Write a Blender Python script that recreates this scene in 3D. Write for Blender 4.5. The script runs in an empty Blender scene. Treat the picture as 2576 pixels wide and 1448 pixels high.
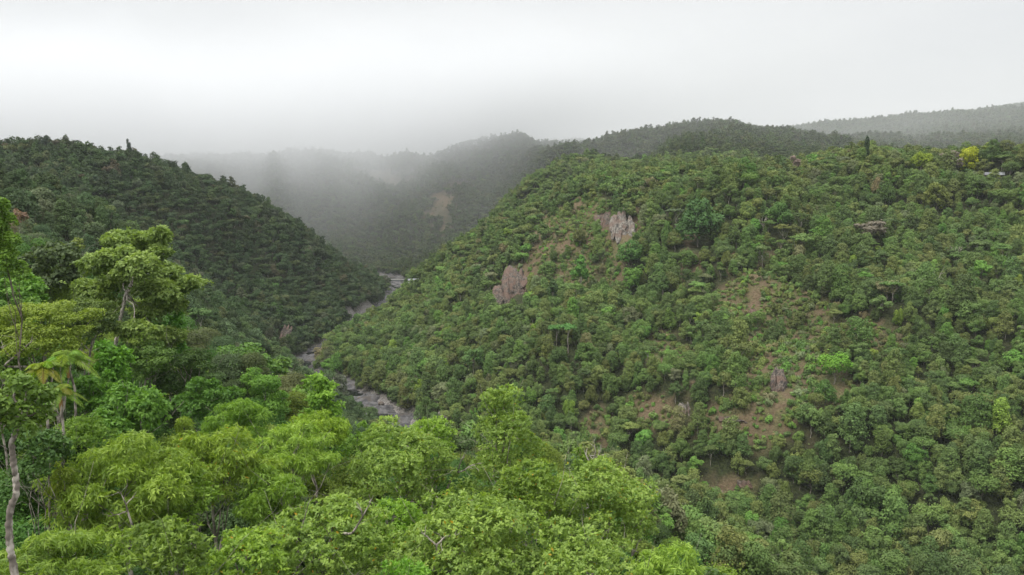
import bpy, bmesh, math, random
import numpy as np
from mathutils import Vector, Matrix

SC = bpy.context.scene
COL = SC.collection
R = math.radians
H = 150.0                       # eye height above the river bed
PITCH = R(9.1)
F = 2022.0                      # focal length in the units used to measure the photograph (2576 wide)
CP, SP = math.cos(PITCH), math.sin(PITCH)

# ------------------------------------------------------------------ helpers
def ray(u, v):
    dx, dy = (u - 1288.0) / F, (724.0 - v) / F
    return np.array([dx, CP + dy * SP, -SP + dy * CP])

def at(u, v, d):
    r = ray(u, v)
    p = r * (d / r[1])
    p[2] += H
    return p

def project(P):
    P = np.atleast_2d(P)
    x, y, z = P[:, 0], P[:, 1], P[:, 2] - H
    f = y * CP - z * SP
    up = y * SP + z * CP
    f = np.maximum(f, 1e-3)
    return 1288 + F * x / f, 724 - F * up / f, f

def hash2(i, j, seed):
    n = (i.astype(np.int64) * 374761393 + j.astype(np.int64) * 668265263 + seed * 1442695041) & 0xFFFFFFFF
    n = ((n ^ (n >> 13)) * 1274126177) & 0xFFFFFFFF
    n = n ^ (n >> 16)
    return (n & 0xFFFF) / 65535.0

def vnoise(x, y, seed=0):
    i, j = np.floor(x), np.floor(y)
    fx, fy = x - i, y - j
    fx, fy = fx * fx * (3 - 2 * fx), fy * fy * (3 - 2 * fy)
    a, b = hash2(i, j, seed), hash2(i + 1, j, seed)
    c, d = hash2(i, j + 1, seed), hash2(i + 1, j + 1, seed)
    return (a * (1 - fx) + b * fx) * (1 - fy) + (c * (1 - fx) + d * fx) * fy

def fbm(x, y, seed=0, octv=4):
    s, a, t = 0, 0.5, 0
    for k in range(octv):
        s = s + a * vnoise(x, y, seed + k * 17)
        t += a
        a *= 0.5
        x, y = x * 2.03 + 11.3, y * 2.03 + 5.7
    return s / t - 0.5

def sstep(a, b, x):
    t = np.clip((x - a) / (b - a), 0, 1)
    return t * t * (3 - 2 * t)

def mesh_np(name, V, Fc, mats, midx=None, attrs=None, smooth=False):
    """V (n,3), Fc (m,k) equal-sided faces"""
    me = bpy.data.meshes.new(name)
    V = np.asarray(V, np.float32)
    Fc = np.asarray(Fc, np.int32)
    m, k = Fc.shape
    me.vertices.add(len(V)); me.vertices.foreach_set('co', V.ravel())
    me.loops.add(m * k); me.loops.foreach_set('vertex_index', Fc.ravel())
    me.polygons.add(m)
    me.polygons.foreach_set('loop_start', np.arange(0, m * k, k, dtype=np.int32))
    for mt in mats:
        me.materials.append(mt)
    if midx is not None:
        me.polygons.foreach_set('material_index', np.asarray(midx, np.int32))
    if smooth:
        me.polygons.foreach_set('use_smooth', np.ones(m, bool))
    for an, (dom, arr) in (attrs or {}).items():
        arr = np.asarray(arr, np.float32)
        at_ = me.attributes.new(an, 'FLOAT' if arr.ndim == 1 else 'FLOAT_VECTOR', dom)
        at_.data.foreach_set('value' if arr.ndim == 1 else 'vector', arr.ravel())
    me.update(calc_edges=True)
    return me

def link(name, data, parent=None, loc=None):
    o = bpy.data.objects.new(name, data)
    COL.objects.link(o)
    if parent is not None:
        o.parent = parent
    if loc is not None:
        o.location = loc
    return o

def tag(o, label=None, cat=None, group=None, kind=None):
    if label: o['label'] = label
    if cat: o['category'] = cat
    if group: o['group'] = group
    if kind: o['kind'] = kind
    return o

# ------------------------------------------------------------------ materials
def newmat(name):
    m = bpy.data.materials.new(name)
    m.use_nodes = True
    nt = m.node_tree
    nt.nodes.clear()
    return m, nt, nt.nodes, nt.links

def N(nodes, typ, **kw):
    n = nodes.new(typ)
    for k, v in kw.items():
        setattr(n, k, v)
    return n

def mixc(nodes, links, fac, a, b, blend='MIX'):
    n = nodes.new('ShaderNodeMix'); n.data_type = 'RGBA'; n.blend_type = blend
    for sock, val in ((n.inputs[0], fac), (n.inputs[6], a), (n.inputs[7], b)):
        if isinstance(val, bpy.types.NodeSocket):
            links.new(val, sock)
        elif isinstance(val, (int, float)):
            sock.default_value = val
        else:
            sock.default_value = (*val, 1)
    return n.outputs[2]

def maths(nodes, links, op, *vals):
    n = nodes.new('ShaderNodeMath'); n.operation = op
    for s, v in zip(n.inputs, vals):
        if isinstance(v, bpy.types.NodeSocket):
            links.new(v, s)
        else:
            s.default_value = v
    return n.outputs[0]

def mrange(nodes, links, val, a, b, c, d):
    n = nodes.new('ShaderNodeMapRange')
    links.new(val, n.inputs[0])
    for i, x in enumerate((a, b, c, d)):
        n.inputs[i + 1].default_value = x
    return n.outputs[0]

def leaf_material(name, translucency=0.35, spec=0.25, accents=None, lo=0.62, hi=1.45):
    m, nt, nd, lk = newmat(name)
    tint = N(nd, 'ShaderNodeAttribute', attribute_type='INSTANCER', attribute_name='tint')
    var = N(nd, 'ShaderNodeAttribute', attribute_type='GEOMETRY', attribute_name='leafvar')
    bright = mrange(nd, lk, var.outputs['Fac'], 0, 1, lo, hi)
    vm = N(nd, 'ShaderNodeVectorMath', operation='SCALE')
    lk.new(tint.outputs['Vector'], vm.inputs[0]); lk.new(bright, vm.inputs['Scale'])
    colr = vm.outputs[0]
    # lighter leaves lean yellow, darker ones lean blue-green
    hv = N(nd, 'ShaderNodeHueSaturation')
    lk.new(colr, hv.inputs['Color'])
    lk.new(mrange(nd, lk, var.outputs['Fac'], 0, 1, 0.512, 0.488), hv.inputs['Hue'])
    colr = hv.outputs[0]
    if accents:
        thr = N(nd, 'ShaderNodeAttribute', attribute_type='GEOMETRY', attribute_name='accent')
        colr = mixc(nd, lk, thr.outputs['Fac'], colr, accents)
    p = N(nd, 'ShaderNodeBsdfPrincipled')
    lk.new(colr, p.inputs['Base Color'])
    p.inputs['Roughness'].default_value = 0.5
    p.inputs['Specular IOR Level'].default_value = spec
    t = N(nd, 'ShaderNodeBsdfTranslucent')
    tc = mixc(nd, lk, 1.0, colr, (1.25, 1.3, 0.55), 'MULTIPLY')
    lk.new(tc, t.inputs['Color'])
    mx = N(nd, 'ShaderNodeMixShader')
    mx.inputs[0].default_value = translucency
    lk.new(p.outputs[0], mx.inputs[1]); lk.new(t.outputs[0], mx.inputs[2])
    out = N(nd, 'ShaderNodeOutputMaterial')
    lk.new(mx.outputs[0], out.inputs['Surface'])
    return m

def bark_material(name, a, b, scale=3.0):
    m, nt, nd, lk = newmat(name)
    tc = N(nd, 'ShaderNodeTexCoord')
    mp = N(nd, 'ShaderNodeMapping'); mp.inputs['Scale'].default_value = (1, 1, 0.5)
    lk.new(tc.outputs['Object'], mp.inputs['Vector'])
    nz = N(nd, 'ShaderNodeTexNoise'); nz.inputs['Scale'].default_value = scale; nz.inputs['Detail'].default_value = 6
    lk.new(mp.outputs[0], nz.inputs['Vector'])
    f = mrange(nd, lk, nz.outputs['Fac'], 0.44, 0.57, 0, 1)
    c = mixc(nd, lk, f, a, b)
    p = N(nd, 'ShaderNodeBsdfPrincipled'); p.inputs['Roughness'].default_value = 0.9
    lk.new(c, p.inputs['Base Color'])
    bp = N(nd, 'ShaderNodeBump'); bp.inputs['Strength'].default_value = 0.6; bp.inputs['Distance'].default_value = 0.05
    lk.new(nz.outputs['Fac'], bp.inputs['Height']); lk.new(bp.outputs[0], p.inputs['Normal'])
    out = N(nd, 'ShaderNodeOutputMaterial'); lk.new(p.outputs[0], out.inputs['Surface'])
    return m

def plain(name, c, rough=0.8, var=0.25, scale=1.0, metal=0.0):
    m, nt, nd, lk = newmat(name)
    tc = N(nd, 'ShaderNodeTexCoord')
    nz = N(nd, 'ShaderNodeTexNoise'); nz.inputs['Scale'].default_value = scale; nz.inputs['Detail'].default_value = 5
    lk.new(tc.outputs['Object'], nz.inputs['Vector'])
    b = tuple(x * (1 - var) for x in c); a = tuple(min(1, x * (1 + var)) for x in c)
    p = N(nd, 'ShaderNodeBsdfPrincipled'); p.inputs['Roughness'].default_value = rough; p.inputs['Metallic'].default_value = metal
    lk.new(mixc(nd, lk, nz.outputs['Fac'], b, a), p.inputs['Base Color'])
    out = N(nd, 'ShaderNodeOutputMaterial'); lk.new(p.outputs[0], out.inputs['Surface'])
    return m

def rock_material(name, dark, light, red, redness, sc=0.9):
    m, nt, nd, lk = newmat(name)
    tc = N(nd, 'ShaderNodeTexCoord')
    geo = N(nd, 'ShaderNodeNewGeometry')
    mp = N(nd, 'ShaderNodeMapping'); mp.inputs['Scale'].default_value = (1, 1, 0.28)
    lk.new(geo.outputs['Position'], mp.inputs['Vector'])
    n1 = N(nd, 'ShaderNodeTexNoise'); n1.inputs['Scale'].default_value = sc; n1.inputs['Detail'].default_value = 9; n1.inputs['Roughness'].default_value = 0.68
    lk.new(mp.outputs[0], n1.inputs['Vector'])
    n2 = N(nd, 'ShaderNodeTexNoise'); n2.inputs['Scale'].default_value = 0.16; n2.inputs['Detail'].default_value = 5
    lk.new(geo.outputs['Position'], n2.inputs['Vector'])
    c = mixc(nd, lk, mrange(nd, lk, n1.outputs['Fac'], 0.42, 0.6, 0, 1), dark, light)
    c = mixc(nd, lk, mrange(nd, lk, n2.outputs['Fac'], 0.62 - redness * 0.3, 0.75 - redness * 0.3, 0, 0.75), c, red)
    p = N(nd, 'ShaderNodeBsdfPrincipled'); p.inputs['Roughness'].default_value = 0.92
    lk.new(c, p.inputs['Base Color'])
    bp = N(nd, 'ShaderNodeBump'); bp.inputs['Strength'].default_value = 0.9; bp.inputs['Distance'].default_value = 0.6
    lk.new(n1.outputs['Fac'], bp.inputs['Height']); lk.new(bp.outputs[0], p.inputs['Normal'])
    out = N(nd, 'ShaderNodeOutputMaterial'); lk.new(p.outputs[0], out.inputs['Surface'])
    return m

LEAF = leaf_material('leaf', 0.34, 0.22)
LEAF_YELLOW = leaf_material('leaf_with_yellowing', 0.38, 0.3, (0.42, 0.26, 0.02))
LEAF_FAR = leaf_material('leaf_distant', 0.14, 0.1, None, 0.72, 1.3)
BARK = bark_material('pale_bark', (0.1, 0.085, 0.068), (0.36, 0.32, 0.27))
BARK_DARK = bark_material('brown_bark', (0.075, 0.06, 0.045), (0.2, 0.165, 0.13))
BARK_WHITE = bark_material('white_bark', (0.17, 0.145, 0.12), (0.44, 0.4, 0.345))
ROCK = rock_material('cliff_rock', (0.026, 0.022, 0.019), (0.145, 0.115, 0.09), (0.115, 0.068, 0.048), 0.62)
ROCK_PALE = rock_material('pale_rock', (0.04, 0.036, 0.032), (0.24, 0.215, 0.18), (0.12, 0.078, 0.058), 0.5)
ROCK_RIVER = rock_material('river_rock', (0.04, 0.038, 0.04), (0.125, 0.12, 0.119), (0.07, 0.057, 0.046), 0.32, 0.22)

# ------------------------------------------------------------------ terrain
CTRL = []
def cp(lst, hc):
    for u, v, d in lst:
        p = at(u, v, d); p[2] -= hc
        CTRL.append(p)
def wp(lst):
    for p in lst:
        CTRL.append(np.array(p, float))

# hill beyond the river, on the left
cp([(-300, 335, 670), (0, 347, 690), (120, 354, 700), (330, 368, 720), (480, 424, 750), (600, 475, 780), (740, 548, 810),
    (840, 628, 840), (900, 686, 858), (945, 755, 868)], 13)
cp([(700, 800, 640), (740, 885, 590), (600, 650, 680), (400, 550, 650), (500, 720, 590), (300, 500, 630), (850, 760, 740), (100, 430, 630),
    (820, 840, 668), (200, 400, 670), (600, 800, 560)], 7)
wp([(-560, 820, 110), (-420, 900, 90), (-300, 960, 45), (-230, 990, 12), (-700, 800, 120)])
# spur in front of it
cp([(-200, 440, 350), (0, 452, 360), (200, 484, 360), (300, 562, 384), (400, 652, 408), (560, 772, 432), (640, 832, 456), (700, 892, 474), (740, 955, 500)], 9)
cp([(250, 560, 480), (430, 710, 500), (600, 840, 520)], 9)
cp([(-100, 500, 460)], 9)
cp([(100, 560, 260), (300, 700, 230), (150, 700, 145), (450, 820, 270), (600, 920, 225), (700, 965, 260), (740, 990, 190)], 12)
# hill under the eye
cp([(830, 1000, 128), (900, 1075, 105), (1290, 1040, 75), (1450, 1180, 68), (1600, 1240, 62), (1750, 1420, 52), (1000, 1448, 40), (0, 1448, 38),
    (500, 1448, 38), (0, 900, 75), (300, 870, 118)], 17)
wp([(0, 0, 112), (0, -80, 116), (-120, 0, 118), (-150, 90, 112), (80, 0, 96), (110, 60, 80), (60, 140, 62), (0, 180, 76), (-40, 250, 44), (-50, 200, 64), (-60, 320, 16),
    (160, 40, 50), (210, 80, 18), (150, 150, 30), (250, 120, 4), (20, 230, 28), (-100, 380, 24), (-300, 60, 132), (-300, 200, 132)])
# slope on the right
cp([(1040, 690, 850), (1130, 604, 830), (1290, 506, 780), (1400, 447, 750), (1530, 394, 720), (1700, 372, 690), (1880, 374, 670), (2060, 366, 650),
(985, 770, 862)], 20)
cp([(2200, 356, 635), (2340, 352, 615), (2576, 362, 590), (2900, 358, 560)], 14)
cp([(1430, 408, 1010), (1320, 458, 990), (1220, 548, 975), (1140, 632, 965), (1078, 688, 955)], 9)
cp([(880, 862, 588), (928, 812, 655), (860, 905, 560), (965, 780, 740)], 7)
cp([(1800, 1448, 285), (1800, 1000, 362), (1800, 700, 480), (1800, 500, 575), (2500, 1448, 256), (2500, 1000, 326), (2500, 700, 412), (2500, 500, 500), (2500, 420, 545),
    (1300, 980, 392), (1300, 800, 490), (1300, 600, 655), (1100, 900, 490), (1100, 750, 630), (1100, 640, 785), (950, 905, 545), (950, 835, 655),
    (2150, 1448, 270), (2150, 1000, 340), (2150, 700, 445), (2150, 500, 540), (1550, 1200, 322), (1550, 1000, 372), (1550, 700, 525), (1550, 500, 645),
    (3000, 1000, 310), (3000, 600, 430), (1900, 420, 620), (2250, 420, 580)], 8)
wp([(60, 900, 110), (170, 860, 118), (300, 850, 124), (450, 840, 126), (650, 780, 130), (560, 900, 128), (330, 940, 124), (40, 1120, 70), (-40, 1090, 40), (120, 1130, 100)])
# far hills
cp([(600, 400, 1500), (800, 385, 1550), (1000, 392, 1550), (1150, 364, 1550), (1270, 346, 1500), (1350, 362, 1450), (1420, 380, 1400), (300, 400, 1500), (0, 400, 1400),
    (1000, 550, 1230), (1000, 450, 1380), (1010, 640, 1110), (1150, 500, 1250), (1250, 430, 1330), (700, 500, 1280),
    (850, 580, 1160), (1330, 450, 1200)], 8)
cp([(1430, 384, 1150), (1560, 338, 1250), (1650, 318, 1300), (1780, 305, 1300), (1900, 313, 1280), (2000, 328, 1250), (2110, 353, 1200), (1700, 350, 1080),
    (2010, 321, 1700), (2150, 301, 1800), (2280, 291, 1850), (2440, 286, 1850), (2576, 274, 1800), (2800, 262, 1750), (2300, 345, 1250), (2500, 330, 1300), (2800, 330, 1250)], 8)
cp([(2420, 284, 2600), (2576, 256, 2600), (2750, 240, 2600), (1440, 354, 2500), (1800, 350, 2500), (1000, 380, 2500), (300, 380, 2500)], 8)
wp([(-150, 1600, 120), (150, 1700, 140), (500, 1600, 150), (1200, 2200, 170), (-900, 1700, 130), (-1200, 900, 150), (-900, 300, 160), (1300, 900, 150), (900, 300, 120),
    (0, 3200, 150), (-1800, 3000, 150), (2200, 3200, 150), (-2500, 0, 150), (2500, 0, 150), (500, 100, 8), (620, 350, 120)])
RIVER = np.array([(620, 160), (420, 172), (300, 178), (192, 198), (90, 228), (24, 288), (-36, 384), (-88, 470), (-128, 520), (-156, 556), (-154, 600), (-148, 680), (-138, 754),
                  (-122, 830), (-124, 891), (-134, 950), (-160, 1010), (-230, 1062), (-400, 1100), (-620, 1130)], float)
for p in RIVER:
    CTRL.append(np.array([p[0], p[1], 0.0]))
CTRL = np.array(CTRL)

def catmull(P, n):
    out = []
    Q = np.vstack([2 * P[0] - P[1], P, 2 * P[-1] - P[-2]])
    for i in range(1, len(Q) - 2):
        for t in np.linspace(0, 1, n, endpoint=False):
            a, b, c, d = Q[i - 1], Q[i], Q[i + 1], Q[i + 2]
            out.append(0.5 * (2 * b + (c - a) * t + (2 * a - 5 * b + 4 * c - d) * t * t + (3 * b - a - 3 * c + d) * t ** 3))
    out.append(P[-1])
    return np.array(out)
RIV = catmull(RIVER, 8)

def rdist(x, y):
    """distance to the river's middle line"""
    x = np.asarray(x, float); y = np.asarray(y, float)
    best = np.full(x.shape, 1e9)
    for a, b in zip(RIV[:-1], RIV[1:]):
        ab = b - a
        L = ab @ ab
        t = np.clip(((x - a[0]) * ab[0] + (y - a[1]) * ab[1]) / L, 0, 1)
        best = np.minimum(best, (x - a[0] - t * ab[0]) ** 2 + (y - a[1] - t * ab[1]) ** 2)
    return np.sqrt(best)

def rwid(y):
    return 1 - .6 * np.exp(-((np.asarray(y, float) - 665) / 75) ** 4) - .5 * np.exp(-((np.asarray(y, float) - 385) / 62) ** 4)

CC = 45.0
n_ = len(CTRL)
_D = np.sqrt(((CTRL[:, None, :2] - CTRL[None, :, :2]) ** 2).sum(-1) + CC * CC)
_A = np.zeros((n_ + 3, n_ + 3))
_A[:n_, :n_] = _D + np.eye(n_) * -1.2
_Pm = np.c_[np.ones(n_), CTRL[:, :2] / 1000.0]
_A[:n_, n_:] = _Pm; _A[n_:, :n_] = _Pm.T
_W = np.linalg.solve(_A, np.r_[CTRL[:, 2], 0, 0, 0])

def zraw(x, y):
    sh = x.shape
    x, y = x.ravel(), y.ravel()
    z = np.empty(len(x))
    for s in range(0, len(x), 40000):
        xs, ys = x[s:s + 40000], y[s:s + 40000]
        Dm = np.sqrt((xs[:, None] - CTRL[None, :, 0]) ** 2 + (ys[:, None] - CTRL[None, :, 1]) ** 2 + CC * CC)
        z[s:s + 40000] = Dm @ _W[:n_] + _W[n_] + _W[n_ + 1] * xs / 1000 + _W[n_ + 2] * ys / 1000
    return z.reshape(sh)

def axis(core0, core1, step, lo, hi, grow=1.09):
    a = list(np.arange(core0, core1 + 0.1, step))
    s = step
    while a[-1] < hi:
        s *= grow; a.append(a[-1] + s)
    s = step
    while a[0] > lo:
        s *= grow; a.insert(0, a[0] - s)
    return np.array(a)

GX = axis(-440, 520, 4.0, -2600, 2700)
GY = axis(0, 900, 4.0, -260, 3300, 1.05)
XX, YY = np.meshgrid(GX, GY)
RD = rdist(XX, YY) / rwid(YY)
ZZ = zraw(XX, YY)
amp = sstep(20, 120, RD) * sstep(80, 220, YY)
# gullies and small spurs
rid = np.abs(fbm(XX / 95 + 3, YY / 130 + 9, 5, 3)) * 2
ZZ = ZZ + amp * (rid * 17 - 6 + fbm(XX / 40, YY / 40, 9, 3) * 7)
rsl = sstep(40, 110, RD) * sstep(230, 300, YY) * (1 - sstep(560, 680, YY)) * sstep(-60, 20, XX)
ZZ = ZZ + rsl * (5 - np.abs(fbm((XX * .8 + YY * .6) / 75, (YY * .8 - XX * .6) / 260, 61, 2)) * 62)
farf = sstep(1090, 1260, YY) * (1 - sstep(1440, 1560, YY)) * (1 - sstep(40, 200, XX))
ZZ = ZZ + farf * (22 - np.abs(fbm(XX / 150 + YY / 420, YY / 900, 55, 2)) * 190)
ZZ = ZZ + fbm(XX / 12, YY / 12, 21, 2) * 1.6 * sstep(15, 40, RD)
chan = sstep(10.5, 27, RD + fbm(XX / 20, YY / 20, 33, 2) * 15)
ZZ = np.maximum(ZZ, 2.0)
ZZ = ZZ * chan + -2.6 * (1 - chan)

def zat(x, y):
    x = np.asarray(x, float); y = np.asarray(y, float)
    i = np.clip(np.searchsorted(GX, x) - 1, 0, len(GX) - 2)
    j = np.clip(np.searchsorted(GY, y) - 1, 0, len(GY) - 2)
    fx = np.clip((x - GX[i]) / (GX[i + 1] - GX[i]), 0, 1)
    fy = np.clip((y - GY[j]) / (GY[j + 1] - GY[j]), 0, 1)
    return (ZZ[j, i] * (1 - fx) + ZZ[j, i + 1] * fx) * (1 - fy) + (ZZ[j + 1, i] * (1 - fx) + ZZ[j + 1, i + 1] * fx) * fy

def hit(u, v, dmin=150, dmax=2600):
    """where the sight line through a measured point of the photograph meets the ground"""
    r = ray(u, v); r = r / r[1]
    d = np.arange(dmin, dmax, 1.0)
    P = d[:, None] * r[None, :]
    below = (P[:, 2] + H) < zat(P[:, 0], P[:, 1])
    k = int(np.argmax(below)) if below.any() else len(d) - 1
    return np.array([P[k, 0], P[k, 1], float(zat(P[k, 0], P[k, 1]))])

# patches of bare red earth and of pale scrub: centre and half sizes measured in the photograph, laid on the slope as ground ellipses
SCARS = [(1735, 690, 30, 52, .5), (1385, 562, 28, 24, 0), (1300, 720, 48, 55, .2), (1445, 522, 30, 10, 0), (1520, 535, 22, 30, 0), (1940, 660, 22, 26, .3), (1765, 850, 18, 24, 0),
         (2228, 922, 46, 22, -.1), (2215, 828, 58, 13, 0), (2130, 862, 38, 14, 0), (1935, 912, 40, 24, .5), (1965, 1000, 26, 40, .8), (1640, 1035, 44, 30, .2),
         (1790, 1045, 22, 22, 0), (1498, 1105, 13, 34, 0), (1860, 1060, 50, 12, .3), (1580, 590, 24, 20, .3), (1325, 640, 26, 20, 0), (1520, 1140, 16, 18, 0),
         (1840, 1220, 60, 16, .1), (2190, 880, 20, 34, 0), (1620, 500, 18, 14, 0), (1840, 760, 16, 14, 0), (1730, 620, 20, 16, .4), (2000, 940, 22, 16, .4), (1605, 555, 13, 38, .2), (1840, 640, 14, 30, 0), (1880, 855, 34, 14, .3), (2015, 860, 40, 12, .2), (1750, 965, 34, 12, .2), (1905, 700, 16, 34, .2), (1420, 600, 14, 34, .2), (1350, 600, 12, 22, 0)]
FAR_SCARS = [(1110, 520, 52, 45, .3), (960, 450, 90, 24, 0), (1150, 470, 50, 18, .2)]
SCRUB = [(1900, 770, 150, 80), (1980, 900, 170, 80), (1850, 1060, 170, 60), (1420, 570, 120, 60), (1560, 600, 60, 60), (1650, 1040, 90, 50), (2180, 860, 110, 70), (1500, 1100, 40, 60),
         (1290, 730, 60, 60), (1850, 1230, 90, 30), (1680, 910, 70, 60)]
def patch(P, u, v, ru, rv, tilt=0.0, dmin=200):
    c = hit(u, v, dmin)
    a = hit(u + ru, v - ru * tilt, dmin); b = hit(u, v - rv, dmin)
    ea, eb = a[:2] - c[:2], b[:2] - c[:2]
    la = np.linalg.norm(ea)
    if la > ru / F * c[1] * 4: ea *= ru / F * c[1] * 2 / la
    lb = np.linalg.norm(eb)
    if lb > rv / F * c[1] * 6: eb *= rv / F * c[1] * 5 / lb
    M = np.linalg.pinv(np.c_[ea, eb])
    q = np.einsum('ij,...j->...i', M, P - c[:2])
    return np.sqrt((q ** 2).sum(-1))
def soil_mask(x, y):
    P = np.stack([x, y], -1)
    wob = fbm(x / 9, y / 9, 71, 3) * 1.5 + fbm(x / 3.2, y / 3.2, 73, 2) * .5
    m = np.zeros(x.shape)
    for s in SCARS:
        m = np.maximum(m, 1 - sstep(0.75, 1.15, patch(P, *s) + wob))
    m = m * sstep(.3, .52, fbm(x / 5.5, y / 5.5, 77, 3) * 1.4 + .55)
    for s in FAR_SCARS:
        m = np.maximum(m, (.4 + .5 * sstep(.4, .65, fbm(x / 14, y / 14, 79, 3) + .5)) * (1 - sstep(0.4, 1.15, patch(P, *s, dmin=950) + wob)))
    return m
def scrub_mask(x, y):
    P = np.stack([x, y], -1)
    wob = fbm(x / 22, y / 22, 81, 3) * 1.6
    m = np.zeros(x.shape)
    for s in SCRUB:
        m = np.maximum(m, 1 - sstep(0.7, 1.15, patch(P, *s) + wob))
    return m
SOIL = soil_mask(XX, YY)
SCRB = scrub_mask(XX, YY)
ROCKY = 1 - sstep(16, 27, RD + fbm(XX / 14, YY / 14, 91, 2) * 8)

def terrain_material():
    m, nt, nd, lk = newmat('forest_floor')
    geo = N(nd, 'ShaderNodeNewGeometry')
    def noise(sc, det=6, ro=0.6):
        n = N(nd, 'ShaderNodeTexNoise'); n.inputs['Scale'].default_value = sc; n.inputs['Detail'].default_value = det; n.inputs['Roughness'].default_value = ro
        lk.new(geo.outputs['Position'], n.inputs['Vector'])
        return n.outputs['Fac']
    a = noise(0.9); b = noise(0.12); c3 = noise(3.0, 4)
    floor = mixc(nd, lk, mrange(nd, lk, a, .4, .62, 0, 1), (0.02, 0.025, 0.012), (0.045, 0.055, 0.022))
    floor = mixc(nd, lk, mrange(nd, lk, b, .5, .66, 0, .6), floor, (0.05, 0.045, 0.028))
    grass = mixc(nd, lk, mrange(nd, lk, a, .38, .62, 0, 1), (0.062, 0.064, 0.028), (0.13, 0.122, 0.056))
    grass = mixc(nd, lk, mrange(nd, lk, b, .42, .6, 0, .85), grass, (0.12, 0.085, 0.055))
    red = mixc(nd, lk, mrange(nd, lk, a, .38, .62, 0, 1), (0.09, 0.058, 0.041), (0.165, 0.113, 0.078))
    red = mixc(nd, lk, mrange(nd, lk, c3, .5, .62, 0, .85), red, (0.085, 0.1, 0.035))
    rock = mixc(nd, lk, mrange(nd, lk, a, .36, .62, 0, 1), (0.1, 0.09, 0.085), (0.27, 0.25, 0.235))
    at1 = N(nd, 'ShaderNodeAttribute', attribute_name='soil'); at2 = N(nd, 'ShaderNodeAttribute', attribute_name='scrub'); at3 = N(nd, 'ShaderNodeAttribute', attribute_name='rocky')
    c = mixc(nd, lk, at2.outputs['Fac'], floor, grass)
    c = mixc(nd, lk, at1.outputs['Fac'], c, red)
    c = mixc(nd, lk, at3.outputs['Fac'], c, rock)
    p = N(nd, 'ShaderNodeBsdfPrincipled'); p.inputs['Roughness'].default_value = 1.0; p.inputs['Specular IOR Level'].default_value = 0.1
    lk.new(c, p.inputs['Base Color'])
    bp = N(nd, 'ShaderNodeBump'); bp.inputs['Strength'].default_value = 1.0; bp.inputs['Distance'].default_value = 0.8
    lk.new(a, bp.inputs['Height']); lk.new(bp.outputs[0], p.inputs['Normal'])
    out = N(nd, 'ShaderNodeOutputMaterial'); lk.new(p.outputs[0], out.inputs['Surface'])
    return m

def grid_faces(ny, nx):
    i = np.arange(ny * nx).reshape(ny, nx)
    return np.stack([i[:-1, :-1], i[:-1, 1:], i[1:, 1:], i[1:, :-1]], -1).reshape(-1, 4)

me = mesh_np('terrain', np.stack([XX, YY, ZZ], -1).reshape(-1, 3), grid_faces(len(GY), len(GX)), [terrain_material()],
             attrs={'soil': ('POINT', SOIL.ravel()), 'scrub': ('POINT', SCRB.ravel()), 'rocky': ('POINT', ROCKY.ravel())}, smooth=True)
tag(link('terrain', me), kind='structure')

# ------------------------------------------------------------------ river bed and pools
def build_river():
    seg = np.linalg.norm(np.diff(RIV, axis=0), axis=1)
    s = np.r_[0, np.cumsum(seg)]
    q = np.arange(0, s[-1], 1.3)
    cx, cy = np.interp(q, s, RIV[:, 0]), np.interp(q, s, RIV[:, 1])
    tx, ty = np.gradient(cx), np.gradient(cy)
    l = np.hypot(tx, ty); tx /= l; ty /= l
    w = np.arange(-25, 25.1, 1.0)
    X = cx[:, None] + w[None] * ty[:, None]
    Y = cy[:, None] - w[None] * tx[:, None]
    Sq = np.repeat(q[:, None], len(w), 1); Wq = np.repeat(w[None], len(q), 0)
    base = -0.7 + 0.0032 * Wq ** 2
    slab = fbm(X / 13, Y / 6.5, 41, 4)
    terr = np.floor(slab * 9) / 9 * 0.75 + slab * 0.25
    Z = base + terr * 8 + fbm(X / 3.2, Y / 2.0, 47, 2) * 0.5
    # a winding low channel that keeps the pools
    mid = 7 * np.sin(q / 37) + 4 * np.sin(q / 13 + 1)
    Z -= 1.5 * np.exp(-((Wq - mid[:, None]) / 3.6) ** 2) * (vnoise(Sq / 19, Sq * 0, 77) > 0.42)
    me = mesh_np('riverbed', np.stack([X, Y, Z], -1).reshape(-1, 3), grid_faces(*X.shape), [ROCK_RIVER])
    tag(link('riverbed', me), kind='structure')
    m, nt, nd, lk = newmat('dark_river_water')
    p = N(nd, 'ShaderNodeBsdfPrincipled'); p.inputs['Base Color'].default_value = (0.012, 0.014, 0.012, 1)
    p.inputs['Roughness'].default_value = 0.12
    tc = N(nd, 'ShaderNodeNewGeometry'); nz = N(nd, 'ShaderNodeTexNoise'); nz.inputs['Scale'].default_value = 1.2
    lk.new(tc.outputs['Position'], nz.inputs['Vector'])
    bp = N(nd, 'ShaderNodeBump'); bp.inputs['Strength'].default_value = 0.15
    lk.new(nz.outputs['Fac'], bp.inputs['Height']); lk.new(bp.outputs[0], p.inputs['Normal'])
    out = N(nd, 'ShaderNodeOutputMaterial'); lk.new(p.outputs[0], out.inputs['Surface'])
    wl = np.array([-16.0, 0, 16.0])
    Xw = cx[::6, None] + wl * ty[::6, None]; Yw = cy[::6, None] - wl * tx[::6, None]
    me = mesh_np('river_water', np.stack([Xw, Yw, Xw * 0 - 1.35], -1).reshape(-1, 3), grid_faces(*Xw.shape), [m], smooth=True)
    tag(link('river_water', me), kind='structure')
build_river()

# ------------------------------------------------------------------ foliage and wood
def unit(a):
    return a / np.maximum(np.linalg.norm(a, axis=-1, keepdims=True), 1e-9)

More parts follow.
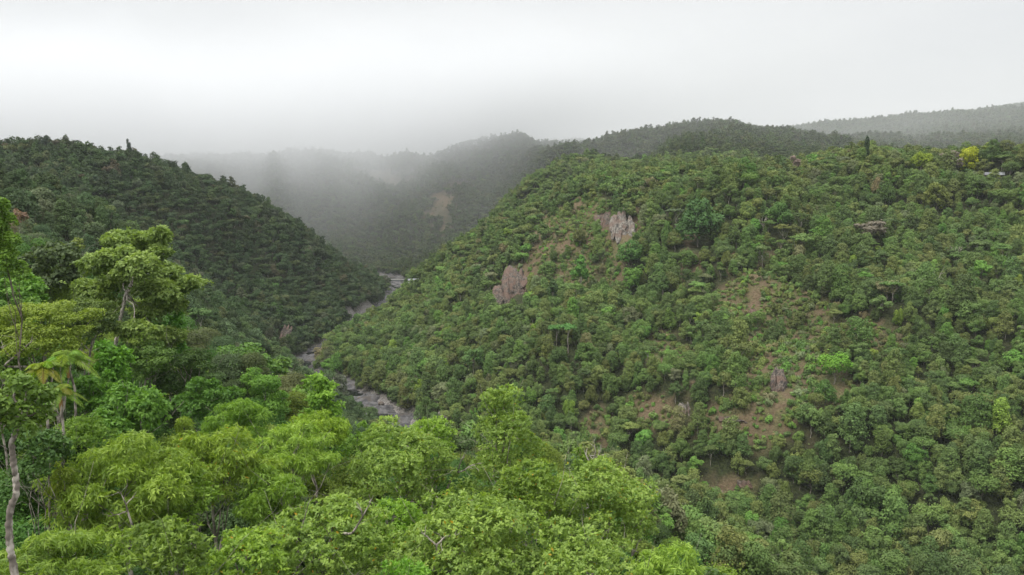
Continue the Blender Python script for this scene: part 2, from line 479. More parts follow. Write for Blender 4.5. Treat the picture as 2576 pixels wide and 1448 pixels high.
def leaf_quads(pos, nrm, tan, a, b, fold=0.15):
    """one diamond-shaped leaf (or spray of leaves) per point"""
    n = len(pos)
    side = unit(np.cross(nrm, tan))
    tan = unit(np.cross(side, nrm))
    V = np.empty((n, 4, 3))
    V[:, 0] = pos - tan * a[:, None]
    V[:, 1] = pos + side * b[:, None] + nrm * (fold * b)[:, None]
    V[:, 2] = pos + tan * a[:, None] - nrm * (fold * a)[:, None]
    V[:, 3] = pos - side * b[:, None] + nrm * (fold * b)[:, None]
    return V.reshape(-1, 3), np.arange(n * 4).reshape(n, 4)

def lobe_points(rng, lobes, n, under=0.35, inner=0.3, reject=0.72):
    C = np.array([l[0] for l in lobes], float); S = np.array([l[1] for l in lobes], float)
    w = S.prod(1) ** (2 / 3); w /= w.sum()
    k = rng.choice(len(C), n, p=w)
    d = unit(rng.normal(size=(n, 3)))
    lowm = (d[:, 2] < -0.1) & (rng.random(n) > under)
    d[lowm, 2] *= -1
    rr = 1 - inner * rng.random(n) ** 2 + 0.06 * rng.normal(size=n)
    rr = rr + (rng.random(n) < .14) * rng.exponential(.22, n)
    p = C[k] + S[k] * d * rr[:, None]
    q = (p[:, None] - C[None]) / S[None]
    dist = np.sqrt((q ** 2).sum(-1)); dist[np.arange(n), k] = 9
    keep = dist.min(1) > reject
    return p[keep], unit(d / S[k])[keep], k[keep]

def crown(rng, lobes, n, size, aspect=0.55, up=0.35, jit=0.55, droop=0.0, under=0.35, rosette=0, inner=0.3, accent=0.0, reject=0.72):
    p, d, k = lobe_points(rng, lobes, n, under, inner, reject)
    lobevar = rng.normal(0, 0.13, len(lobes))
    base = 0.5 + lobevar[k] + rng.normal(0, 0.16, len(p)) + 0.16 * (d[:, 2])  # random per lobe and leaf, lighter towards the top of each lobe
    if rosette:
        m = len(p)
        ax = unit(d + np.array([0, 0, .5]) + 0.5 * rng.normal(size=p.shape))
        P, D, T, B, SZ = [], [], [], [], []
        for r in range(rosette):
            t = unit(rng.normal(size=(m, 3)))
            t = unit(t - ax * (t * ax).sum(-1, keepdims=True) + ax * 0.35)
            L = size * rng.uniform(0.7, 1.25, m)
            P.append(p + t * L[:, None] * 0.95 + ax * (rng.uniform(-.6, .3, m) * size)[:, None])
            nn = unit(ax - t * 0.35 + 0.35 * rng.normal(size=(m, 3)))
            D.append(nn); T.append(t); SZ.append(L); B.append(base + rng.normal(0, 0.1, m))
        p, nrm, tan, a, base = np.vstack(P), np.vstack(D), np.vstack(T), np.hstack(SZ), np.hstack(B)
        if droop:
            tan = unit(tan + np.array([0, 0, -droop]))
    else:
        nrm = unit(d * 0.9 + np.array([0, 0, up]) + jit * rng.normal(size=p.shape))
        tan = rng.normal(size=p.shape)
        if droop:
            tan = tan * 0.6 + np.array([0, 0, -droop]) + d * 0.5
        tan = unit(tan)
        a = size * rng.uniform(0.65, 1.35, len(p))
    V, Fc = leaf_quads(p, nrm, tan, a, a * aspect)
    lv = np.clip(base, 0, 1)
    ac = (rng.random(len(p)) < accent).astype(float)
    return V, Fc, lv, ac

def tube(path, rad, sides=6):
    path = np.asarray(path, float); rad = np.asarray(rad, float)
    n = len(path)
    t = unit(np.gradient(path, axis=0))
    ref = np.array([0.31, 0.95, 0.05]); ref = ref if abs(t[0] @ ref) < 0.9 else np.array([1., 0, 0])
    s = unit(np.cross(t, ref)); b = np.cross(t, s)
    ang = np.linspace(0, 2 * math.pi, sides, endpoint=False)
    V = path[:, None] + rad[:, None, None] * (np.cos(ang)[None, :, None] * s[:, None] + np.sin(ang)[None, :, None] * b[:, None])
    i = np.arange(n * sides).reshape(n, sides)
    j = np.roll(i, -1, axis=1)
    Fc = np.stack([i[:-1], j[:-1], j[1:], i[1:]], -1).reshape(-1, 4)
    return V.reshape(-1, 3), Fc

def wobble(rng, a, b, n, amt):
    a, b = np.asarray(a, float), np.asarray(b, float)
    t = np.linspace(0, 1, n)[:, None]
    L = np.linalg.norm(b - a)
    off = np.cumsum(rng.normal(size=(n, 3)), 0) * amt * L / math.sqrt(n)
    off -= off[0] + (off[-1] - off[0]) * t
    return a + (b - a) * t + off

class MB:
    def __init__(self): self.v, self.f, self.n = [], [], 0
    def add(self, V, Fc):
        self.v.append(V); self.f.append(np.asarray(Fc) + self.n); self.n += len(V)
    def get(self): return np.vstack(self.v), np.vstack(self.f)

def wood(rng, base, fork, tips, r0, sides=6, wig=0.07, forks=None):
    """trunk from base to fork, limbs from the fork to every tip, two twigs on each limb"""
    mb = MB()
    n = 9
    tr = wobble(rng, base, fork, n, wig)
    mb.add(*tube(tr, np.linspace(r0, r0 * 0.62, n) * np.r_[1.25, np.ones(n - 1)], sides + 2))
    for tp in tips:
        k = rng.integers(max(2, n - 4), n) if forks is None else n - 1
        k = min(k, n - 1)
        st = tr[k]
        pa = wobble(rng, st, tp, 7, wig * 1.4)
        rb = r0 * rng.uniform(0.3, 0.5)
        mb.add(*tube(pa, np.linspace(rb, rb * 0.25, 7), sides))
        for q in range(2):
            s2 = pa[rng.integers(3, 6)]
            e2 = np.asarray(tp) + rng.normal(size=3) * np.linalg.norm(np.asarray(tp) - st) * 0.28
            mb.add(*tube(wobble(rng, s2, e2, 5, wig * 1.5), np.linspace(rb * 0.4, rb * 0.1, 5), max(4, sides - 2)))
    return mb.get()

def tree_lobes(rng, style, n):
    """lobes of a crown of radius about 1 whose middle is at the origin"""
    L = []
    if style == 'dome':
        L.append(((0, 0, 0.05), (0.62, 0.62, 0.5)))
        for i in range(n):
            a = i * 2.4 + rng.random() * .7; r = 0.25 + 0.5 * math.sqrt((i + .5) / n)
            s = rng.uniform(.3, .46)
            L.append(((r * math.cos(a), r * math.sin(a), 0.42 * (1 - r * r) + rng.uniform(-.2, .16)), (s, s, s * rng.uniform(.65, .95))))
    elif style == 'tall':
        for i in range(n):
            h = -0.95 + 2.1 * (i + .5) / n
            a = i * 2.4 + rng.random(); r = (0.46 - 0.2 * h) * rng.uniform(.5, 1.1)
            s = rng.uniform(.34, .5) * (1 - .18 * h)
            L.append(((r * math.cos(a), r * math.sin(a), h), (s, s, s * rng.uniform(.7, 1.1))))
    elif style == 'umbrella':
        for i in range(n):
            a = i * 2.4 + rng.random(); r = math.sqrt((i + .4) / n) * 0.85
            s = rng.uniform(.26, .4)
            L.append(((r * math.cos(a), r * math.sin(a), 0.3 - .35 * r * r + rng.uniform(-.1, .1)), (s, s, s * .42)))
    elif style == 'loose':
        for i in range(n):
            q = unit(rng.normal(size=3)) * np.array([.8, .8, .75]) * rng.uniform(.45, 1)
            s = rng.uniform(.2, .36)
            L.append((tuple(q), (s, s, s * rng.uniform(.6, .9))))
    elif style == 'drape':
        for i in range(n):
            a = i * 2.4 + rng.random(); r = rng.uniform(.1, .65)
            s = rng.uniform(.2, .34)
            L.append(((r * math.cos(a), r * math.sin(a), rng.uniform(-.5, .55) - .3 * r), (s, s, s * rng.uniform(1.3, 2.2))))
    elif style == 'full':
        for i in range(n):
            zz = 1 - 1.7 * (i + .5) / n
            a = i * 2.4 + rng.random() * .8; r = math.sqrt(max(0, 1 - zz * zz)) * rng.uniform(.55, .78)
            s = rng.choice([rng.uniform(.2, .32), rng.uniform(.32, .52)]); q = rng.uniform(.8, 1.18)
            L.append(((r * q * math.cos(a), r * q * math.sin(a), zz * rng.uniform(.5, .82)), (s, s, s * rng.uniform(.6, .95))))
    elif style == 'shrub':
        for i in range(n):
            a = i * 2.4 + rng.random(); r = rng.uniform(.1, .75)
            s = rng.uniform(.28, .45)
            L.append(((r * math.cos(a), r * math.sin(a), rng.uniform(.0, .5)), (s, s, s * .8)))
    return L

PROTO = {}
def make_proto(key, style, nl, nf, size, zc, trunk_r=0.04, bark=None, stretch=1.0, jit=0.4, seed=0, sides=4, sparse=False, leafmat=None, droop=0.0, limbs=4):
    """crown and trunk meshes of a tree whose crown has radius 1; zc is how high the middle of the crown stands"""
    rng = np.random.default_rng(seed)
    L = [((c[0], c[1], c[2] * stretch + zc), (s[0], s[1], s[2] * stretch)) for c, s in tree_lobes(rng, style, nl)]
    V, Fc, lv, ac = crown(rng, L, nf, size, aspect=.62, jit=jit, droop=droop, inner=.45 if sparse else .3)
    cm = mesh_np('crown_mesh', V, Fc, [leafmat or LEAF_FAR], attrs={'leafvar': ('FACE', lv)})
    tips = [np.array(L[i][0]) for i in rng.choice(len(L), min(limbs, len(L)), replace=False)]
    tv, tf = wood(rng, (0, 0, -0.35), (rng.normal() * .05, rng.normal() * .05, zc * .72), tips, trunk_r, sides)
    tm = mesh_np('trunk_mesh', tv, tf, [bark or BARK], smooth=True)
    PROTO[key] = (cm, tm, zc)

for i in range(5):
    make_proto(f'dome{i}', 'full' if i != 2 else 'dome', 16 + 2 * i, 3400, .066, 1.0 + .1 * (i % 3), seed=10 + i)
for i in range(3):
    make_proto(f'tall{i}', 'tall', 15, 3000, .068, 1.45 + .12 * i, stretch=.95, seed=20 + i)
for i in range(3):
    make_proto(f'loose{i}', 'loose', 15, 2000, .072, 1.55, seed=30 + i, sparse=True, bark=BARK_WHITE)
for i in range(2):
    make_proto(f'umb{i}', 'umbrella', 14, 1900, .07, 2.3, seed=40 + i, bark=BARK_WHITE)
for i in range(3):
    make_proto(f'drape{i}', 'drape', 17, 3000, .068, 1.2, stretch=1.1, seed=50 + i, droop=.8)
make_proto('emer0', 'tall', 9, 1300, .12, 3.3, bark=BARK_WHITE, trunk_r=.075, seed=45)
make_proto('emer1', 'umbrella', 12, 1100, .11, 2.7, bark=BARK_WHITE, trunk_r=.06, seed=46)
for i in range(4):
    make_proto(f'far{i}', ['dome', 'tall', 'loose', 'dome'][i], 11, 900, .115, [1.2, 1.5, 1.4, 1.25][i], seed=60 + i, limbs=2)
for i in range(3):
    make_proto(f'vfar{i}', ['dome', 'tall', 'dome'][i], 7, 300, .18, [1.1, 1.3, 1.2][i], seed=70 + i, limbs=2)
for i in range(4):
    make_proto(f'near{i}', ['full', 'full', 'loose', 'full'][i], [16, 19, 16, 22][i], 19000, .033, [1.5, 1.7, 1.6, 1.6][i], seed=90 + i, leafmat=LEAF, sides=6)
for i in range(3):
    make_proto(f'shrub{i}', 'shrub', 8, 600, .115, .1, seed=80 + i, limbs=2, trunk_r=.03)

TINTS = {'dark': (.04, .07, .026), 'mid': (.062, .108, .03), 'olive': (.09, .105, .034), 'bright': (.075, .17, .03), 'lime': (.15, .22, .03), 'brown': (.145, .105, .07),
         'grey': (.105, .112, .07), 'blue': (.048, .08, .037)}

# ------------------------------------------------------------------ hand-placed near trees

def subdivide(rng, lobes, m, ratio, squash=.8):
    out = []
    for c, s in lobes:
        c, s = np.array(c), np.array(s)
        for i in range(m):
            q = unit(rng.normal(size=3)); q[2] = abs(q[2]) * 1.1 - .35 * rng.random()
            r = ratio * rng.uniform(.75, 1.3)
            out.append((c + s * q * .72, s * r * np.array([1, 1, squash])))
        out.append((c, s * .72))
    return out

FG_DISCS, FG_TRUNKS = [], []
FGC = {  # foliage character: leaf length, aspect, rosette, droop, sprays per square metre, jitter, material
    'rosette': (.125, .42, 7, 0, 12.5, .5, LEAF_YELLOW), 'mango': (.2, .2, 6, 1.3, 12.5, .5, LEAF_YELLOW), 'fine': (.125, .55, 0, 0, 66, .6, LEAF), 'broad': (.26, .55, 0, .3, 22, .5, LEAF),
    'lush': (.2, .5, 5, .5, 10, .5, LEAF)}
def fg_tree(name, label, u, v, d, ru, rv, style, nl, leaf, tint, seed, bark=None, lobes=None, trunk=None, r0=None, group=None, dens=1.0, accent=0.0, cat='tree', limbs=8, ext=.22):
    rng = np.random.default_rng(seed)
    if style == 'dome': style, nl = 'full', int(nl * 1.7)
    c = at(u, v, d); k = d / F
    v += rv * ext; rv *= 1 + ext
    c = at(u, v, d)
    rx, rz = ru * k, rv * k
    if lobes:
        L = []
        for (lu, lv_, lru, lrv, dd) in lobes:
            q = at(lu, lv_, d + dd); kk = (d + dd) / F
            L.append((q, np.array([lru * kk, lru * kk * .9, lrv * kk])))
    else:
        L = [(c + np.array(a) * (rx, rx, rz), np.array(b) * (rx, rx, rz)) for a, b in tree_lobes(rng, style, nl)]
    tips = [l[0] for l in L]
    size, asp, ros, droop, den, jit, mat = FGC[leaf]
    far = max(1.0, d / 75)
    S2 = subdivide(rng, L, 9, .42)
    area = sum(4 * math.pi * (b.prod()) ** (2 / 3) for a, b in S2) * .42
    n = int(min(area * den * dens / far ** 1.6, 60000 / max(1, ros)))
    base = np.array([c[0], c[1], 0.0]); base[2] = zat(c[0], c[1]) - .3
    if trunk:
        tp = [at(a, b, d) for a, b in trunk]; base = np.array([tp[0][0], tp[0][1], min(zat(tp[0][0], tp[0][1]), tp[0][2]) - .3])
    V, Fc, lvv, ac = crown(rng, S2, n, size * far ** .8, asp, up=.45, jit=jit, droop=droop, under=.5, rosette=ros, inner=.35, accent=accent, reject=.62)
    r0 = r0 or max(.09, rx * .045)
    root = link(name, None, loc=base)
    tag(root, label, cat, group)
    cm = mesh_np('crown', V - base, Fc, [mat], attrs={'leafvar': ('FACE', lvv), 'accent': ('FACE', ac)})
    co_ = link('crown', cm, root); co_['tint'] = [float(t) * 1.2 for t in tint]  # tint lifted further, standing in for brighter light on the near trees
    mb = MB()
    fork = c + np.array([rng.normal() * .1 * rx, 0, -rz * .55])
    if trunk:
        P = np.array([base] + tp); n2 = len(P)
        t = np.linspace(0, n2 - 1, n2 * 4)
        Q = np.stack([np.interp(t, np.arange(n2), P[:, i]) for i in range(3)], 1)
        Q[2:-2] = (Q[:-4] + Q[1:-3] + Q[2:-2] * 2 + Q[3:-1] + Q[4:]) / 6
        t2 = np.linspace(0, len(Q) - 1, len(Q) * 3)
        Q = np.stack([np.interp(t2, np.arange(len(Q)), Q[:, i]) for i in range(3)], 1)
        Q[1:-1] += rng.normal(0, r0 * .1, Q[1:-1].shape)
        mb.add(*tube(Q - base, np.linspace(r0, r0 * .7, len(Q)) * rng.uniform(.86, 1.16, len(Q)), 12))
        fork = tp[-1]
        ch = tips if len(tips) <= limbs else [tips[i] for i in rng.choice(len(tips), limbs, replace=False)]
        for t_ in ch:
            pa = wobble(rng, fork, t_, 8, .1)
            rb = r0 * rng.uniform(.3, .55)
            mb.add(*tube(pa - base, np.linspace(rb, rb * .3, 8), 6))
    else:
        ch = tips if len(tips) <= limbs else [tips[i] for i in rng.choice(len(tips), limbs, replace=False)]
        mb.add(*wood(rng, (0, 0, 0), fork - base, [t_ - base for t_ in ch], r0, 7, .06))
    tv, tf = mb.get()
    link('trunk', mesh_np('trunk', tv, tf, [bark or BARK], smooth=True), root)
    FG_DISCS.append((u, v, ru * .85, rv * .85, d)); FG_TRUNKS.append((base[0], base[1], rx))
    return root

YG = (.165, .245, .05); LIME = (.185, .285, .045); MIDG = (.085, .155, .032); VIV = (.1, .2, .035); DULL = (.072, .1, .032); YEL = (.185, .205, .028); DARKG = (.05, .085, .026); PALE = (.17, .21, .06)  # fresh-growth greens, with the light of a cloud gap put into the colour
FG = [
 # name, label, u, v, d, ru, rv, style, lobes, foliage, tint, options
 ('rainforest_tree', 'tallest yellow-green crown of the near canopy, its leafy peak standing before the dark gorge', 1262, 1128, 66, 140, 135, 'tall', 11, 'rosette', YG, dict(accent=.006)),
 ('rainforest_tree', 'yellow-green tree with specks of yellow leaf below the grey river rock', 1010, 1170, 62, 150, 112, 'dome', 12, 'rosette', YG, dict(accent=.006)),
 ('rainforest_tree', 'broad yellow-green tree at the edge of the near canopy above the shaded slope', 1490, 1270, 55, 150, 115, 'dome', 12, 'rosette', YG, dict(accent=.008)),
 ('rainforest_tree', 'big open yellow-green tree with mottled pale limbs low in the middle', 1180, 1350, 43, 200, 120, 'dome', 14, 'rosette', YG, dict(accent=.008, r0=.2)),
 ('rainforest_tree', 'large yellow-green tree with a bent white branch between drooping-leaved trees', 830, 1340, 43, 190, 110, 'dome', 13, 'rosette', (.155, .235, .046), dict(accent=.007)),
 ('rainforest_tree', 'lime green low crown at the corner where the near canopy drops to the gorge', 1690, 1440, 46, 110, 62, 'dome', 9, 'mango', LIME, {}),
 ('rainforest_tree', 'dense yellow-green tree with the outermost boughs over the drop', 1450, 1400, 42, 160, 90, 'dome', 11, 'rosette', YG, dict(accent=.01)),
 ('rainforest_tree', 'small bright rosette-leaved tree in front of the drooping mango-like crowns', 425, 1370, 35, 105, 90, 'dome', 10, 'rosette', (.13, .2, .035), {}),
 ('mango_like_tree', 'wide drooping-leaved tree behind a bare forked white branch', 305, 1215, 48, 185, 125, 'dome', 13, 'mango', (.15, .225, .032), {}),
 ('mango_like_tree', 'drooping-leaved olive tree with orange dead leaves beside the dark hollow', 555, 1170, 55, 120, 105, 'dome', 11, 'mango', (.16, .235, .032), dict(accent=.006)),
 ('mango_like_tree', 'lime crown of long hanging leaves, brightest of the drooping trees', 745, 1125, 64, 115, 85, 'dome', 10, 'mango', LIME, {}),
 ('mango_like_tree', 'fountain-shaped lime tree with fine hanging leaves under the bright ridge tree', 790, 1080, 78, 90, 52, 'dome', 9, 'mango', (.16, .25, .026), {}),
 ('rainforest_tree', 'vivid lime tree on the spur edge directly before the river rocks', 815, 1040, 112, 82, 78, 'tall', 10, 'lush', (.14, .255, .035), {}),
 ('rainforest_tree', 'fresh green tree on the spur just left of the vivid lime tree', 655, 1000, 138, 85, 72, 'dome', 10, 'fine', (.1, .2, .03), {}),
 ('mango_like_tree', 'narrow lime top poking between the viny thicket and the olive tree', 470, 1120, 72, 60, 55, 'tall', 8, 'mango', (.15, .22, .025), {}),
 ('vine_draped_tree', 'bright green thicket hung with vines below the palms', 310, 1040, 72, 125, 85, 'drape', 15, 'lush', VIV, {}),
 ('rainforest_tree', 'dull green crown of the crooked pale trunk at the picture edge', 48, 1030, 33, 88, 110, 'dome', 12, 'fine', (.1, .165, .032), dict(ext=0, bark=BARK_WHITE, r0=.16, trunk=[(40, 1448), (25, 1382), (20, 1290), (45, 1240), (37, 1180), (25, 1110), (60, 1050)])),
 ('rainforest_tree', 'rounded tree flushed yellow and orange above the palms', 110, 830, 78, 130, 85, 'dome', 12, 'fine', (.15, .205, .03), dict(ext=0, accent=.05)),
 ('rainforest_tree', 'tall emergent tree with a forked pale trunk and layered tufts of foliage', 330, 720, 115, 150, 150, 'loose', 0, 'lush', (.16, .225, .06),
  dict(bark=BARK_WHITE, r0=.3, trunk=[(283, 905), (296, 840), (308, 780), (318, 735)], dens=2.0, limbs=11,
       lobes=[(310, 615, 52, 34, 4), (370, 620, 42, 32, 7), (300, 655, 52, 36, -2), (405, 600, 32, 34, 4), (400, 640, 30, 24, 3), (245, 672, 48, 36, 0), (355, 682, 62, 38, -4), (462, 714, 50, 24, 3),
              (405, 738, 62, 36, 0), (350, 832, 52, 32, -6), (235, 735, 52, 32, 3), (300, 708, 56, 30, 5), (425, 688, 36, 24, 2), (265, 775, 50, 30, 2), (380, 790, 50, 30, 2), (440, 770, 40, 26, 4), (420, 850, 45, 30, 1)])),
 ('rainforest_tree', 'bright green tree with a white limb at the picture edge before the rusty dry crown', 12, 600, 70, 52, 72, 'tall', 11, 'fine', (.115, .2, .03), dict(bark=BARK_DARK, dens=1.6)),
 ('rainforest_tree', 'small vivid green tree between the edge tree and the yellow-flushed crown', 58, 728, 95, 62, 48, 'dome', 9, 'lush', VIV, {}),
 ('vine_draped_tree', 'vivid green viny mass beside the palms under the tall emergent', 278, 905, 92, 72, 62, 'drape', 15, 'lush', (.1, .22, .028), {}),
 ('vine_draped_tree', 'bright green vine-clad column beside the lower boughs of the tall emergent', 436, 830, 122, 50, 72, 'drape', 11, 'lush', (.075, .18, .026), {}),
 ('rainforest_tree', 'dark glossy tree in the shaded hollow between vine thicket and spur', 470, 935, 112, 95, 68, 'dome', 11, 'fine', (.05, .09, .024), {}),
 ('rainforest_tree', 'mid green round tree on the spur below the olive hillside', 605, 905, 190, 80, 45, 'dome', 10, 'broad', (.075, .15, .028), {}),
 ('rainforest_tree', 'pale green round tree lowest on the spur beside the river bend', 680, 938, 205, 62, 42, 'dome', 9, 'broad', (.085, .155, .032), {}),
 ('rainforest_tree', 'pale yellow-green feathery tree behind the tall emergent', 178, 618, 165, 46, 40, 'loose', 12, 'fine', PALE, {}),
 ('dry_tree', 'rusty brown dry tree at the picture edge above the bright green tree', 44, 540, 215, 20, 32, 'loose', 9, 'broad', (.17, .115, .08), {}),
 ('rainforest_tree', 'dark olive tree filling the slope behind the small vivid green tree', 140, 668, 150, 88, 62, 'dome', 11, 'broad', (.058, .085, .032), {}),
 ('mango_like_tree', 'low drooping-leaved tree in the bottom corner under the crooked trunk', 150, 1420, 37, 190, 85, 'dome', 12, 'mango', (.14, .215, .032), {}),
 ('rainforest_tree', 'mid green tree at the bottom edge between two rosette-leaved crowns', 610, 1420, 38, 130, 85, 'dome', 11, 'rosette', (.15, .24, .032), dict(accent=.01)),
 ('rainforest_tree', 'bright small crown at the bottom edge below the mottled pale limbs', 1010, 1450, 37, 80, 48, 'dome', 8, 'rosette', (.11, .23, .024), {}),
 ('rainforest_tree', 'green tree with hanging sprays between the viny thicket and lime fountain tree', 590, 1065, 92, 85, 58, 'dome', 10, 'mango', (.13, .23, .03), {}),
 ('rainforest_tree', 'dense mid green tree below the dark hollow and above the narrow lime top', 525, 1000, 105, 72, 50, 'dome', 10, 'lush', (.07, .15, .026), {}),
 ('rainforest_tree', 'yellow-green bough mass joining the tallest crown to the bright ridge trees', 930, 1105, 88, 65, 52, 'dome', 9, 'rosette', (.11, .2, .026), {}),
 ('rainforest_tree', 'olive tree beside the emergent trunk, behind the vivid viny mass', 215, 800, 105, 85, 62, 'dome', 10, 'fine', (.08, .12, .03), {}),
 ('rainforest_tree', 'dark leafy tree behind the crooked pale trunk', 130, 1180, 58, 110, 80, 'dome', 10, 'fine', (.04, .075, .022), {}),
 ('rainforest_tree', 'yellow-tipped sapling crown beside the crooked pale trunk', 155, 1215, 46, 42, 42, 'tall', 7, 'mango', (.17, .23, .03), {}),
 ('rainforest_tree', 'upright yellow-green bough standing off the edge of the broad outer tree', 1610, 1290, 58, 55, 55, 'tall', 7, 'rosette', YG, {}),
 ('rainforest_tree', 'slender leafy top beside the bare snag at the canopy edge', 1462, 1185, 66, 45, 50, 'tall', 7, 'rosette', (.12, .2, .028), {}),
 ('rainforest_tree', 'yellow-green tree between the peak crown and the open tree with mottled limbs', 1330, 1240, 52, 110, 80, 'dome', 10, 'rosette', (.125, .195, .026), dict(accent=.006)),
 ('rainforest_tree', 'leafy mid green tree directly behind the feather palms', 70, 925, 84, 100, 78, 'dome', 11, 'fine', (.09, .165, .03), {}),
 ('rainforest_tree', 'soft green tree at the picture edge below the yellow-flushed crown', 5, 880, 76, 75, 70, 'dome', 10, 'fine', (.11, .18, .034), {}),
 ('rainforest_tree', 'green leafy tree filling the space between the vivid viny mass and palms', 225, 985, 88, 80, 62, 'dome', 10, 'lush', (.085, .18, .028), {}),
 ('rainforest_tree', 'pale green bushy tree under the lower tuft of the tall emergent', 365, 905, 108, 75, 60, 'dome', 10, 'fine', (.09, .155, .036), {}),
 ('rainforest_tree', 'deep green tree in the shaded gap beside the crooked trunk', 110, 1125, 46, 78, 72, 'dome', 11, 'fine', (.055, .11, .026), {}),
 ('rainforest_tree', 'low green tree at the picture edge under the vivid sapling', 30, 790, 88, 70, 52, 'dome', 9, 'fine', (.085, .16, .03), {}),
 ('rainforest_tree', 'mid green tree between the olive drooping tree and the large yellow-green one', 690, 1250, 54, 100, 75, 'dome', 10, 'mango', (.125, .21, .026), {}),
 ('rainforest_tree', 'yellow-green tree above the bright small crown at the bottom edge', 1000, 1330, 50, 105, 75, 'dome', 10, 'rosette', (.14, .25, .027), {}),
 ('rainforest_tree', 'sunny green tree between the crooked trunk and the wide drooping-leaved tree', 205, 1120, 60, 95, 70, 'dome', 11, 'rosette', (.13, .22, .032), {}),
 ('rainforest_tree', 'yellow-green tree in the gap between the vivid lime tree and the tallest crown', 1085, 1092, 74, 76, 50, 'dome', 9, 'rosette', (.16, .26, .034), {}),
 ('rainforest_tree', 'light green tree between the pale round spur tree and the vivid lime tree', 745, 1005, 150, 58, 44, 'dome', 10, 'broad', (.11, .2, .034), {}),
 ('rainforest_tree', 'bright leafy tree above the fresh green spur tree and below the olive hillside', 560, 945, 165, 66, 46, 'dome', 10, 'broad', (.1, .19, .03), {}),
 ('rainforest_tree', 'soft yellow-green tree behind the emergent trunk on the lookout side', 420, 905, 135, 66, 50, 'dome', 10, 'broad', (.12, .19, .036), {}),
 ('rainforest_tree', 'green tree in front of the shaded gap right of the wide drooping-leaved tree', 470, 1250, 50, 80, 66, 'dome', 10, 'rosette', (.14, .23, .032), {}),
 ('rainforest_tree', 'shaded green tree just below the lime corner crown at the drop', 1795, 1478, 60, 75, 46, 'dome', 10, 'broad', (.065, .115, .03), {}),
]
FGR = []
for i_, (nm, lb, u, v, d, ru, rv, st, nl, lf, tn, kw) in enumerate(FG):
    FGR.append(fg_tree(nm, lb, u, v, d, ru, rv, st, nl, lf, tn, 300 + i_, group='near trees below the lookout', **kw))

def fg_near(x, y, s):
    m = np.zeros(len(x), bool)
    for bx, by, r in FG_TRUNKS:
        m |= (np.hypot(x - bx, y - by) < 1.6)
    return m

def bough(label, tree, path, d, r0, limbs, seed):
    rng = np.random.default_rng(seed)
    b = np.array(tree.location)
    P = [at(a, b_, d) for a, b_ in path]
    P = [np.array([(P[0][0] + b[0]) / 2, (P[0][1] + b[1]) / 2 + .3, P[0][2] - .8])] + P
    mb = MB()
    t = np.linspace(0, len(P) - 1, len(P) * 3)
    Q = np.stack([np.interp(t, np.arange(len(P)), np.array(P)[:, i]) for i in range(3)], 1)
    Q[1:-1] = (Q[:-2] + 2 * Q[1:-1] + Q[2:]) / 4
    mb.add(*tube(Q - b, np.linspace(r0, r0 * .6, len(Q)), 7))
    for lp in limbs:
        q = [at(a, b_, d) for a, b_ in lp]
        pa = np.vstack([wobble(rng, q[i], q[i + 1], 5, .08)[(0 if i == 0 else 1):] for i in range(len(q) - 1)])
        mb.add(*tube(pa - b, np.linspace(r0 * .6, r0 * .12, len(pa)), 6))
        for k in range(4):
            s_ = pa[rng.integers(1, len(pa))]; L = np.linalg.norm(pa[-1] - pa[0])
            e_ = s_ + unit(pa[-1] - pa[0] + rng.normal(size=3) * L * .6) * L * rng.uniform(.25, .5)
            mb.add(*tube(wobble(rng, s_, e_, 4, .1) - b, np.linspace(r0 * .25, r0 * .06, 4), 5))
    bv, bf = mb.get()
    o = link('dead_branch', mesh_np('dead_branch', bv, bf, [BARK], smooth=True), tree)
    o['label'] = label

